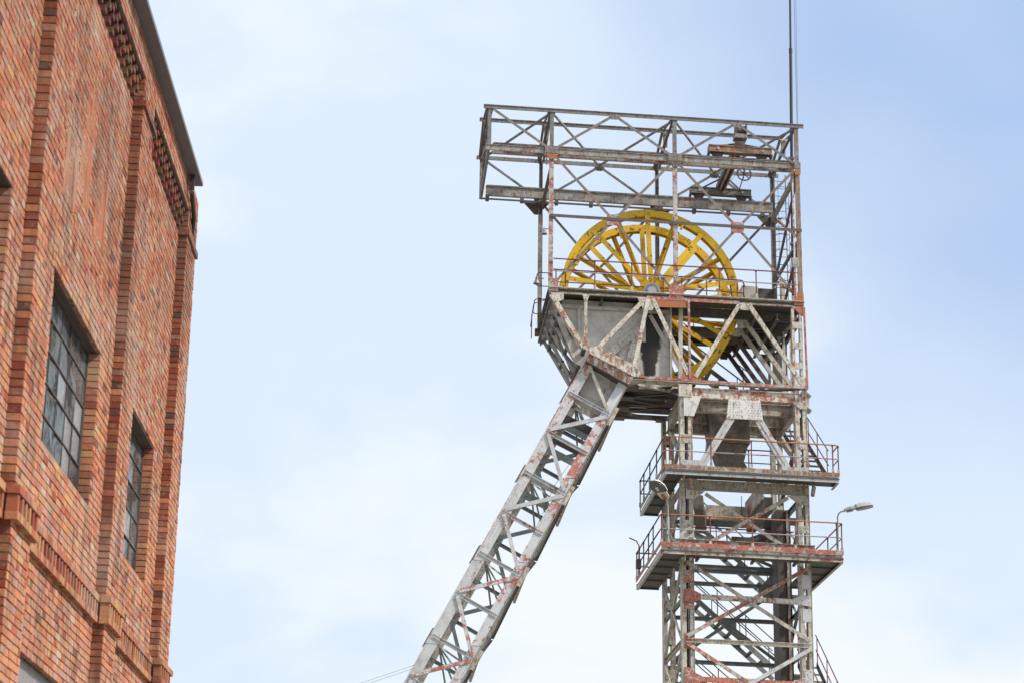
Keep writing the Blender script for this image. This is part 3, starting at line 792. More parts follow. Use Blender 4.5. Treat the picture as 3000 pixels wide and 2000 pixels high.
# outer right post (laced)
for u in (7.72, 7.97): member('laced_post', (u, -.02, 23.3), (u, -.02, 20.76), pU(.085, .2), 'creamgrey')
for z in (22.62, 21.95, 21.3): part('batten_plate', tbox(G(), 7.69, 8.0, -.04, -.021, z, z + .22), 'creamgrey')
member('edge_angle', (8.08, -.05, 23.35), (8.12, -.05, 20.75), pL(.07, .1), 'redsteel')
# chords
member('lower_chord', (2.62, -.06, 20.74), (8.15, -.06, 20.70), pL(.075, .13, flip=True), 'redsteel')
part('lower_chord_plate', tbox(G(), 2.6, 8.12, -.055, .16, 20.66, 20.675), 'cream')
# inner truss planes
for i, v in enumerate((.95, 1.85, 2.75, 3.6, 4.4)):
    mt = 'creamgrey' if i < 1 else 'brown' if i > 1 else 'plate'
    member('inner_diagonal', (6.30, v, 23.2), (8.0, v, 20.78), pL(.13, .1, flip=True), mt)
    if i in (0, 4): member('inner_diagonal', (3.24, v - .35 if i == 0 else v, 23.0), (4.4, v - .35 if i == 0 else v, 20.9), pL(.13, .1), 'plate')
    member('inner_chord', (2.55, v, 20.72), (8.05, v, 20.72), pU(.13, .1), 'brown' if i else 'cream')
    if i in (1, 2, 3, 4):
        for u in (7.78, 8.02): member('inner_post', (u, v, 23.2), (u, v, 20.8), pL(.09, .09), 'brown' if i > 1 else 'creamgrey')
        part('knee_plate', plate(G(), [(7.3, v, 23.12), (7.76, v, 23.12), (7.76, v, 22.7)], .014), 'deck')
    gusset([(6.05, v - .02, 23.14), (6.45, v - .02, 23.14), (6.35, v - .02, 22.85), (6.12, v - .02, 22.85)], mt, riv=False)
member('rear_diagonal', (6.04, D, 23.2), (4.5, D, 20.8), pL(.12, .1), 'brown', sgn=-1)
member('rear_diagonal', (1.1, D, 21.6), (2.9, D, 23.2), pL(.12, .1), 'brown', sgn=-1)
# bottom plane lacing between strut head and tower
for i, v in enumerate((0.2, 1.1, 1.95, 2.8, 3.6, D)):
    member('bottom_beam', (2.35, v, 20.62), (4.3, v, 20.62), pU(.15, .11), 'brown' if i else 'cream', 'w')
for i in range(5):
    v0 = .2 + i * .85
    a, b = ((2.4, v0), (4.2, v0 + .85)) if i % 2 == 0 else ((4.2, v0), (2.4, v0 + .85))
    member('bottom_lacing', (a[0], a[1], 20.58), (b[0], b[1], 20.58), pL(.11, .08), 'brown' if i else 'creamgrey', 'w')
for i in range(4): part('bottom_gusset', tbox(G(), 2.4, 2.85, .3 + i * 1.2, .75 + i * 1.2, 20.52, 20.54), 'brown')
for i in range(4): part('bottom_gusset', tbox(G(), 3.9, 4.2, .3 + i * 1.2, .75 + i * 1.2, 20.52, 20.54), 'brown')
for k in range(5):
    v0 = .1 + k * .86
    a, b = ((4.5, v0), (7.9, v0 + .86)) if k % 2 else ((7.9, v0), (4.5, v0 + .86))
    member('bottom_lacing', (a[0], a[1], 20.64), (b[0], b[1], 20.64), pL(.09, .07), 'brown', 'w')

# ---- tower legs (four built-up legs)
UL0, UL1, UR0, UR1 = 4.12, 4.46, 7.74, 8.08
def leg(u0, u1, v0, v1, w0, w1, mat, front=True):
    """two channels back to back with batten plates; open slots between battens"""
    cw = 0.12
    s = -1 if front else 1
    vf = v0 if front else v1
    a = G(); tbox(a, u0, u0 + cw, v0, v1, w0, w1)
    part('leg_channel', a, mat)
    a = G(); tbox(a, u1 - cw, u1, v0, v1, w0, w1)
    part('leg_channel', a, mat)
    for e in (u0 - .012, u1 + .0):
        part('leg_flange', tbox(G(), e, e + .012, v0 - .02, v1 + .02, w0, w1), mat)
def battens(u0, u1, vf, zs, mat, s=-1):
    for z0, z1 in zs:
        part('batten_plate', tbox(G(), u0 + .05, u1 - .02, min(vf, vf + s * .018), max(vf, vf + s * .018), z0, z1), mat)
        for zz in (z0 + .05, z1 - .05):
            for uu in (u0 + .10, u1 - .08): rivet(uu, vf + s * .018, zz, .02, sgn=s)
# upper legs 17.6 .. 20.65, lower legs 0 .. 17.6
for (u0, u1) in ((UL0 - .02, UL1), (UR0, UR1)):
    lf = u0 < 6
    leg(u0, u1, .02, .34, 17.3, 20.62, 'cream')
    leg(u0, u1, .02, .34, 0.0, 17.28, 'creamgrey')
    leg(u0, u1, D - .34, D - .02, 0.0, 20.62, 'creamgrey', False)
    battens(u0, u1, .02, ((18.72, 19.0), (17.8, 18.1), (16.05, 16.28)), 'creamgrey')
    if lf:
        battens(u0, u1, .02, ((14.85, 14.95), (14.33, 14.72), (13.9, 14.13), (13.52, 13.74), (12.32, 12.8), (11.55, 11.76)), 'redsteel')
    else:
        battens(u0, u1, .02, ((14.3, 14.75), (13.85, 14.1), (13.3, 13.7), (12.4, 12.85), (11.5, 11.85)), 'white')
    z = 11.0
    while z > .4: battens(u0, u1, .02, ((z - .3, z),), 'creamgrey'); z -= .9
    z = 20.0
    while z > .4: battens(u0, u1, D - .02, ((z - .3, z),), 'rustbrown', 1); battens(u0, u1, D - .34, ((z - .3, z),), 'creamgrey', -1); z -= 1.1
part('leg_core', tbox(G(), UL0 + .14, UL1 - .14, .22, .26, 0, 20.5), 'deck')
# big girders under the deep truss
for v, mt in ((.0, 'cream'), (D - .1, 'creamgrey')):
    part('main_girder', bar(G(), (4.5, v, 20.36), (8.0, v, 20.36), pI(0.33, 0.16, .022)), mt)
    if v == 0:
        for k in range(24): rivet(4.7 + k * .14, .066, 20.245, .016)
for v in (1.5, 2.9): part('main_girder', bar(G(), (4.5, v, 20.36), (8.0, v, 20.36), pI(0.38, 0.2, .022)), 'creamgrey')
for u in (4.2, 7.85): part('side_girder', bar(G(), (u, .34, 20.30), (u, D - .34, 20.30), pI(0.46, 0.16, .022), 'u'), 'creamgrey')
for k in range(8): rivet(4.19, .4, 20.1, .02)
part('bearing_stool', plate(G(), [(4.20, -.03, 20.24), (4.76, -.03, 20.24), (4.52, -.03, 19.58), (4.20, -.03, 19.58)], .025), 'rustwhite')
part('bearing_stool', tbox(G(), 4.05, 4.46, -.05, .02, 20.2, 20.6), 'cream')
gusset([(7.60, -.02, 20.22), (8.09, -.02, 20.22), (8.09, -.02, 19.98), (7.85, -.02, 20.02)], 'creamgrey')
part('side_bracket', plate(G(), [(8.06, -.25, 20.66), (8.06, .1, 20.66), (8.06, .1, 20.25)], .02, 'u'), 'cream')
for z in (20.62, 20.14): part('girder_end', plate(G(), [(8.05, -.05, z), (8.36, .5, z), (8.36, .9, z), (8.05, .9, z)], -.018, 'w'), 'creamgrey')
part('girder_end', plate(G(), [(8.1, .5, 20.62), (8.1, .5, 20.14), (8.28, .5, 20.14), (8.28, .5, 20.62)], .018), 'creamgrey')
# portal A-frames, front and rear
for v, mt, pm in ((-.01, 'white', 'rustwhite'), (D - .1, 'creamgrey', 'creamgrey')):
    o = part('portal_gusset', plate(G(), [(5.62, v - .02, 20.19), (6.62, v - .02, 20.19), (6.69, v - .02, 19.57), (5.54, v - .02, 19.57)], .03), pm)
    if v < 1:
        for i in range(11):
            for j in range(7):
                uu = 5.66 + i * .095 + (j % 2) * .02; zz = 20.12 - j * .083
                if abs(uu - 6.13) > .10 and R_.random() < .8: rivet(uu, v - .02, zz, .018)
    member('portal_leg', (5.70, v, 19.60), (4.80, v, 18.10), pU(.24, .16), mt, sgn=1)
    member('portal_leg', (6.55, v, 19.60), (7.42, v, 18.08), pU(.24, .16), mt, sgn=1)
    if v < 1:
        for (a, b, c, d) in ((5.70, 19.58, 4.80, 18.1), (6.55, 19.58, 7.42, 18.08)):
            member('portal_leg_rib', (a, v - .015, b), (c, v - .015, d), pF(.03, .014), 'creamgrey')
        gusset([(4.12, -.05, 18.16), (4.88, -.05, 18.18), (4.88, -.05, 17.78), (4.12, -.05, 17.78)], 'white', riv=True)
        gusset([(7.24, -.05, 18.22), (7.44, -.05, 18.10), (8.08, -.05, 18.12), (8.08, -.05, 17.78), (7.24, -.05, 17.78)], 'white', riv=True)
# rope hopper and catch plates in the middle of the tower
part('guide_hopper', G().hexa([P(5.5, 2.6, 19.5), P(6.75, 2.6, 19.5), P(6.75, 3.6, 19.5), P(5.5, 3.6, 19.5), P(5.35, 2.5, 20.6), P(6.7, 2.5, 20.6), P(6.7, 3.7, 20.6), P(5.35, 3.7, 20.6)]), 'rustbrown')
part('guide_hopper', G().hexa([P(5.75, 2.8, 18.85), P(6.55, 2.8, 18.85), P(6.55, 3.5, 18.85), P(5.75, 3.5, 18.85), P(5.55, 2.65, 19.49), P(6.7, 2.65, 19.49), P(6.7, 3.55, 19.49), P(5.55, 3.55, 19.49)]), 'rustbrown')
part('catch_beam', tbox(G(), 4.5, 5.7, 3.0, 3.2, 19.9, 20.3), 'greyrust')
part('catch_beam', tbox(G(), 6.7, 7.9, 3.0, 3.2, 19.95, 20.32), 'greyrust')
member('side_brace', (7.9, .4, 18.2), (7.9, D - .4, 20.2), pU(.2, .1), 'creamgrey', 'u')
member('side_brace', (7.95, D - .4, 17.9), (7.95, .4, 19.8), pU(.13, .1), 'brown', 'u')
member('side_brace', (4.25, .4, 18.2), (4.25, D - .4, 20.2), pU(.2, .1), 'creamgrey', 'u')
member('side_brace', (4.2, .3, 19.6), (4.2, D - .6, 17.8), pL(.14, .1), 'creamgrey', 'u')
# ---- platform 1 (w about 17.6) and platform 2 (w about 15.2)
def platform(u0, u1, w0, w1, vr, front_mat, edge_mat, left_to, right_to, label):
    sk = part('platform', tbox(G(), u0, u1, -.9, -.04, w0 + .10, w0 + .14), 'deck', label)
    part('platform_edge', bar(G(), (u0, -.92, w1 - .06), (u1, -.92, w1 - .06), pF(.125, .016)), edge_mat)
    ch = (w1 - .125) - (w0 + .01)
    part('platform_channel', bar(G(), (u0 + .02, -.905, w0 + .01 + ch / 2), (u1 - .02, -.905, w0 + .01 + ch / 2), pUo(ch - .004, .06)), front_mat)
    part('platform_deck', tbox(G(), u0, UL0 - .04, -.039, left_to, w0 + .10, w0 + .14), 'deck')
    part('platform_edge', bar(G(), (u0 - .012, -.9, w1 - .06), (u0 - .012, left_to, w1 - .06), pF(.125, .012), 'u'), edge_mat)
    part('platform_channel', bar(G(), (u0, -.82, w0 + .05), (u0, left_to, w0 + .05), pU(.10, .08), 'u'), front_mat)
    part('platform_edge', bar(G(), (u0, left_to, w0 + .12), (UL0 - .04, left_to, w0 + .12), pU(.16, .06)), 'deck')
    part('platform_deck', tbox(G(), UR1 + .03, u1, -.039, right_to, w0 + .10, w0 + .14), 'deck')
    part('platform_channel', bar(G(), (u1, -.82, w0 + .08), (u1, right_to, w0 + .08), pU(.16, .08), 'u', -1), 'creamgrey')
    for v in (0.4, 1.5, 2.6, 3.7):
        if v < left_to: member('bearer', (u0 + .05, v, w0 + .08), (UL0, v, w0 + .08), pL(.04, .04), 'deck')
        if v < right_to: member('bearer', (UR1, v, w0 + .08), (u1 - .05, v, w0 + .08), pL(.04, .04), 'deck')
    member('knee_brace', (UL0 - .03, -.02, w0 - .05), (UL0 - .03, -.82, w0 + .08), pL(.08, .07), 'creamgrey', 'u')
    if w0 > 16: member('knee_brace', (UR1 + .06, -.02, w0 - .22), (UR1 + .06, -.3, w0 + .02), pU(.14, .1), 'creamgrey', 'u')
platform(3.46, 8.86, 17.47, 17.78, 5, 'rustwhite', 'rustedge', 5.0, .05, 'upper walkway platform with rust stained edge')
platform(3.33, 8.91, 15.00, 15.36, 5, 'cream', 'redsteel', 5.0, 4.0, 'lower walkway platform with red and white edge')
part('toe_plate', tbox(G(), 3.81, 8.09, -.62, -.60, 15.15, 15.53), 'redsteel')
part('toe_plate_lip', tbox(G(), 3.80, 8.10, -.66, -.58, 15.531, 15.545), 'creamgrey')
for u in (4.5, 6.2, 7.5): part('bearer', bar(G(), (u, -.86, 15.02), (u, 0, 15.02), pL(.08, .07), 'u'), 'deck')
# girder under platform 1
part('platform_girder', bar(G(), (UL0 + .02, -.02, 17.41), (UR1 - .04, -.02, 17.41), pI(.31, .16, .02)), 'creamgrey')
for k in range(16):
    rivet(4.4 + k * .23, .055, 17.5, .018); rivet(4.44 + k * .23, .055, 17.33, .018)
gusset([(4.24, -.04, 17.24), (4.84, -.04, 17.20), (4.48, -.04, 16.93), (4.24, -.04, 16.93)], 'creamgrey')
gusset([(7.38, -.04, 17.20), (8.06, -.04, 17.24), (8.06, -.04, 16.92), (7.78, -.04, 16.92)], 'creamgrey')
member('cross_brace', (4.84, -.05, 17.12), (7.3, -.05, 15.56), pL(.115, .09), 'creamgrey')
member('cross_brace', (7.42, -.08, 17.12), (4.9, -.08, 15.56), pL(.115, .09, flip=True), 'creamgrey')
gusset([(5.86, -.03, 16.45), (6.32, -.03, 16.45), (6.32, -.03, 16.12), (5.86, -.03, 16.12)], 'orange')
# buffer beams inside between the platforms
part('buffer_beam', G().hexa([P(4.55, .5, 16.75), P(4.85, .5, 16.75), P(5.5, 3.9, 16.75), P(5.2, 3.9, 16.75), P(4.55, .5, 17.2), P(4.85, .5, 17.2), P(5.5, 3.9, 17.2), P(5.2, 3.9, 17.2)]), 'rustbrown')
part('buffer_beam', tbox(G(), 6.75, 7.0, .3, 3.6, 16.75, 17.2), 'rustbrown')
part('buffer_beam', tbox(G(), 5.35, 6.73, 3.0, 3.2, 17.05, 17.5), 'creamgrey')
part('buffer_plate', tbox(G(), 6.70, 6.749, .4, 3.5, 17.15, 17.75), 'cream')
part('buffer_beam', tbox(G(), 5.0, 7.7, D - .2, D - .05, 17.1, 17.45), 'deck')
part('buffer_beam', tbox(G(), 6.35, 7.7, D - .3, D - .25, 16.5, 16.75), 'deck')
# rear deck beams
for z in (17.2, 15.76, 15.62, 15.19, 14.04, 12.63, 11.3):
    member('rear_beam', (4.45, D, z), (7.9, D, z), pU(.13, .09), 'stair', sgn=-1)
for zc, zt, zb in ((13.88, 15.1, 12.7), (16.35, 17.1, 15.8), (11.4, 12.6, 10.2)):
    member('rear_brace', (4.5, D - .02, zb), (7.9, D - .02, zt), pL(.11, .08), 'stair', sgn=-1)
    member('rear_brace', (4.5, D - .05, zt), (7.9, D - .05, zb), pL(.11, .08), 'stair', sgn=-1)
poly('rear_gusset', D - .06, [(6.01, 14.02), (6.50, 14.02), (6.50, 13.76), (6.01, 13.76)], 'stair')
for z0 in (16.7, 15.0): poly('rear_gusset', D - .06, [(7.25, z0 + .1), (7.75, z0 + .7), (7.75, z0 - .3), (7.25, z0 - .05)], 'stair')
# lower panels of the front face, repeated down to the ground
z = 15.0; k = 0
while z > 1.0:
    a, b = z - .02, z - 2.30
    r1 = 'redsteel' if k == 1 else 'cream'
    member('cross_brace', (4.24, -.05, a), (8.0, -.05, b), pL(.115, .09), 'creamgrey' if k == 0 else 'redsteel')
    member('cross_brace', (4.24, -.08, b), (8.02, -.08, a), pL(.115, .09, flip=True), 'redsteel' if k == 0 else 'white')
    cz = (a + b) / 2
    part('mid_strut', bar(G(), (4.62, -.03, cz + .08), (7.55, -.03, cz + .06), pU(.15, .1)), 'redsteel' if k else 'cream')
    gusset([(4.16, -.04, cz + .30), (4.36, -.04, cz + .30), (4.66, -.04, cz + .17), (4.66, -.04, cz - .02), (4.36, -.04, cz - .12), (4.16, -.04, cz - .10)], 'redsteel')
    gusset([(7.50, -.04, cz + .15), (7.76, -.04, cz + .26), (8.05, -.04, cz + .26), (8.05, -.04, cz - .06), (7.76, -.04, cz - .04), (7.50, -.04, cz - .03)], 'white')
    gusset([(5.87, -.02, cz + .16), (6.37, -.02, cz + .16), (6.37, -.02, cz - .16), (5.87, -.02, cz - .16)], 'cream')
    part('panel_beam', bar(G(), (4.22, -.06, z - 2.43), (8.05, -.06, z - 2.43), pUo(.13, .1)), 'cream' if k == 0 else 'creamgrey')
    # left and right side faces
    for u, mt in ((UL0, 'creamgrey'), (UR1, 'stair')):
        sg = 1 if u < 6 else -1
        member('side_brace', (u - .02 * sg, .3, a), (u - .02 * sg, D - .3, b), pL(.11, .08), mt, 'u', sg)
        member('side_brace', (u - .04 * sg, D - .3, a), (u - .04 * sg, .3, b), pL(.11, .08, flip=True), mt, 'u', sg)
        member('side_beam', (u - .02 * sg, .3, z - 2.43), (u - .02 * sg, D - .3, z - 2.43), pUo(.16, .1), mt, 'u', sg)
        member('side_beam', (u + .02 * sg, .3, cz + .06), (u + .02 * sg, D - .3, cz + .06), pU(.14, .08), 'rustbrown' if u < 6 else mt, 'u', sg)
    if k > 0:
        for zz in (z - .6, z - 1.6): member('rear_beam', (4.45, D, zz), (7.9, D, zz), pU(.13, .09), 'stair', sgn=-1)
    z -= 2.5; k += 1
for u, mt in ((UL0, 'creamgrey'), (UR1, 'stair')):
    sg = 1 if u < 6 else -1
    member('side_brace', (u - .02 * sg, .3, 17.2), (u - .02 * sg, D - .3, 15.3), pL(.11, .08), mt, 'u', sg)
    member('side_brace', (u - .04 * sg, D - .3, 17.2), (u - .04 * sg, .3, 15.3), pL(.11, .08, flip=True), mt, 'u', sg)
    member('side_beam', (u, .3, 17.35), (u, D - .3, 17.35), pU(.2, .08), mt, 'u', sg)
# timber cage guides in the right rear corner
for (u0, u1, v0) in ((7.58, 7.82, 2.55), (7.86, 7.92, 2.50), (7.96, 8.04, 2.8)):
    part('guide_board', tbox(G(), u0 - .02, u1, v0, v0 + 1.0, 0.0, 17.35), 'board' if u0 != 7.86 else 'greyrust')
for k in range(14): part('guide_bracket', tbox(G(), 7.83, 7.855, 2.46, 2.7, 16.6 - k * 1.2, 16.72 - k * 1.2), 'brown')
# pulley bracket on platform 2
pb = G(); pts = [(3.98, 15.33), (4.14, 15.33), (4.30, 15.62), (4.46, 15.62), (4.46, 15.86), (4.34, 15.95), (4.22, 15.92), (4.02, 15.72)]
plate(pb, [(a - .02, -.30, b + .05) for a, b in pts], .04); part('pulley_bracket', pb, 'plate')
pb = G(); pb.tube([P(4.32, -.36, 15.86), P(4.32, -.22, 15.86)], .075, 12); part('pulley', pb, 'brown')
# hanging chain tackle by the rear post
for k in range(5):
    c = P(3.87, D - .3, 26.15 - k * .07); cg = G(); cg.tube([c + Vector((0, 0, .04)), c + Vector((.02, 0, 0)), c - Vector((0, 0, .04)), c - Vector((.02, 0, 0))], .008, 4, True); part('chain_link', cg, 'brown')
    c = P(4.05, D - .3, 26.15 - k * .07); cg = G(); cg.tube([c + Vector((0, 0, .04)), c + Vector((.02, 0, 0)), c - Vector((0, 0, .04)), c - Vector((.02, 0, 0))], .008, 4, True); part('chain_link', cg, 'brown')

# ---- the slanted strut: two laced legs with cross ties
def SL(w): return 1.21 - .5215 * (21.35 - w)
def SR(w): return 2.57 - .5270 * (20.72 - w)
def strut_leg(v, mt, vs_):
    for (fn, sgn_) in ((SL, 1), (SR, -1)):
        top = 21.25 if fn is SL else 20.68
        # face plate inset from the outer edge; side plate along the outer edge
        ax = Vector((.525, 0, 1)).normalized()
        def pt(w, off, dv): return P(fn(w) + sgn_ * off, v + dv, w)
        segs = [(top, 17.4), (17.38, 14.7), (14.68, 12.1), (12.08, 8.0), (7.98, 0.0)]
        for (a, b) in segs:
            h = G(); wd = .33
            h.hexa([pt(b, 0, 0), pt(b, wd, 0), pt(b, wd, .02), pt(b, 0, .02), pt(a, 0, 0), pt(a, wd, 0), pt(a, wd, .02), pt(a, 0, .02)])
            part('strut_chord', h, 'strutred' if (fn is SR and v == 0) else mt if v == 0 else 'creamgrey')
            h = G(); e = R_.uniform(0, .02)
            h.hexa([pt(b, -.02 - e, -.03), pt(b, -.001, -.03), pt(b, -.001, .32), pt(b, -.02 - e, .32), pt(a, -.02 - e, -.03), pt(a, -.001, -.03), pt(a, -.001, .32), pt(a, -.02 - e, .32)])
            part('strut_side_plate', h, ('greyrust' if v == 0 else 'brown') if fn is SR else ('strutred' if v == 0 else 'creamgrey'))
        h = G(); h.hexa([pt(0, 0, .30), pt(0, .30, .30), pt(0, .30, .32), pt(0, 0, .32), pt(top, 0, .30), pt(top, .30, .30), pt(top, .30, .32), pt(top, 0, .32)])
        part('strut_chord', h, mt)
        # splice plates
        for wz in (16.6, 13.9, 11.2) if fn is SR else (16.5, 15.4):
            for i in range(9):
                for j in range(2):
                    c = pt(wz + i * .075, .09 + j * .13, 0); rr = c - TO
                    RIVP.append(c)
RIVP = []
nodes = [20.12 - 1.295 * i for i in range(16)]
def rung_pts(w, v):   # perpendicular to the strut axis
    return (SL(w) + .05, v, w), (SR(w - .63) - .05, v, w - .63)
for v, mt in ((0.0, 'white'), (D - .1, 'stair')):
    strut_leg(v, mt, None)
    for i, w in enumerate(nodes):
        if w < .8: continue
        a, b = rung_pts(w, v - .035)
        member('strut_rung', a, b, pUo(.115, .09), 'white' if v == 0 else 'stair')
        a2, b2 = rung_pts(nodes[i + 1] if i + 1 < len(nodes) else w - 1.295, v - .045)
        if w - 1.3 > .8:
            if i % 2 == 0:
                # R of this rung down to L of the next
                st, en = (b[0] - .08, v - .045, b[2] - .08), (a2[0] + .08, v - .045, a2[2] + .08)
            else:
                st, en = (a[0] + .03, v - .045, a[2] - .08), (b2[0] - .03, v - .045, b2[2] + .08)
            member('strut_diagonal', st, en, pL(.12, .09), 'white' if v == 0 else 'stair')
    a, b = rung_pts(20.12, v - .045)
    member('strut_diagonal', (SL(21.1) + .15, v - .045, 21.05), (b[0] - .05, v - .045, b[2] + .1), pL(.10, .08), 'cream' if v == 0 else 'plate')
for i, c in enumerate(RIVP):
    r = .018
    ring = [c + (AX['u'] * math.cos(a) + AX['w'] * math.sin(a)) * r for a in (0, PI / 2, PI, 3 * PI / 2)]
    RIV.add(ring + [c - AX['v'] * .014], [(0, 1, 4), (1, 2, 4), (2, 3, 4), (3, 0, 4)])
# ties between the two legs, at every second rung on the sides, and thin cross bracing
for i, w in enumerate(nodes):
    if w < .8: continue
    if i % 2 == 0:
        for fn, sg in ((SL, -1), (SR, 1)):
            w2 = w if fn is SL else w - .63
            part('side_tie', bar(G(), P(fn(w2) + sg * .05, .1, w2), P(fn(w2) + sg * .05, D - .1, w2), pU(.16, .08), 'u'), 'creamgrey')
            if w > 3:
                part('side_tie_plate', plate(G(), [(fn(w2 + .28) - sg * .02, .05, w2 + .28), (fn(w2 + .28) + sg * .12, .05, w2 + .22), (fn(w2 - .3) + sg * .12, .05, w2 - .36), (fn(w2 - .3) - sg * .02, .05, w2 - .3)], .014), mt if sg < 0 else 'creamgrey')
    if w > 3:
        for fn, sg in ((SL, -1), (SR, 1)):
            wa, wb = w, w - 1.25
            if i % 2: wa, wb = wb, wa
            if fn is SR: wa -= .63; wb -= .63
            part('side_lacing', bar(G(), P(fn(wa) + sg * .03, .3, wa), P(fn(wb) + sg * .03, D - .3, wb), pL(.10, .07), 'u'), 'brown' if sg > 0 else 'creamgrey')
    if i % 2 == 0 and w > 2:
        a0 = (SL(w - .12) + .3, .05, w - .3)
        for (du, dw, dv) in ((.80, -.38, 3.2), (.62, -.72, 3.2), (.38, -1.0, 3.0), (.85, -.42, .8)):
            part('strut_tie_rod', bar(G(), P(*a0), P(a0[0] + du - .02 * i * 0, dv, a0[2] + dw), pL(.055, .05)), 'stair' if dv > 2 else 'white')
# strut head: crosshead girder, closing plates and baffles
hd = [(1.02, 21.60), (1.26, 21.68), (1.62, 21.60), (2.56, 21.14), (3.02, 20.72), (2.58, 20.74), (1.22, 21.40)]
poly('strut_head_plate', -.10, hd, 'rusthead', .03)
part('strut_crosshead', plate(G(), [(1.22, -.13, 21.38), (2.57, -.13, 20.72), (2.46, -.13, 20.44), (1.13, -.13, 21.12)], .03), 'rusthead')
h = G(); bar(h, (1.23, -.22, 21.39), (2.58, -.22, 20.73), pF(.035, .5)); part('strut_head_flange', h, 'cream')
h = G(); bar(h, (1.12, -.22, 21.12), (2.45, -.22, 20.43), pF(.03, .5)); part('strut_head_flange', h, 'brown')
def sp(w, x): # point across the strut at chord fraction x
    l = (SL(w), w); r = (SR(w - .63), w - .63); return (l[0] + (r[0] - l[0]) * x, l[1] + (r[1] - l[1]) * x)
poly('closing_plate', .34, [sp(21.1, .02), sp(21.1, .98), sp(19.95, .98), sp(19.95, .02)], 'plate')
part('baffle', plate(G(), [(*sp(20.0, .05)[:1], .28, sp(20.0, .05)[1]), (sp(20.0, .95)[0], .28, sp(20.0, .95)[1]), (sp(19.85, .95)[0], .28, sp(19.85, .95)[1]), (sp(19.85, .05)[0], .28, sp(19.85, .05)[1])], .02), 'cream')
for k, (wz, hh, v, mt) in enumerate(((19.78, .26, 1.0, 'deck'), (19.48, .18, .7, 'stair'), (19.25, .22, 1.6, 'deck'), (18.95, .10, 2.1, 'deck'), (18.72, .20, .9, 'stair'), (18.3, .22, 3.2, 'plate'), (17.9, .22, 3.8, 'stair'))):
    a = sp(wz, .06); b = sp(wz, .96); c = sp(wz - hh, .96); d = sp(wz - hh, .06)
    part('baffle', plate(G(), [(a[0], v, a[1]), (b[0], v, b[1]), (c[0], v, c[1]), (d[0], v, d[1])], .03), mt)
    part('baffle', plate(G(), [(a[0], v, a[1]), (b[0], v, b[1]), (b[0], v + .5, b[1]), (a[0], v + .5, a[1])], .02, 'w'), 'deck') if k < 3 else None

part('rivets', RIV, 'creamgrey')['kind'] = 'stuff'

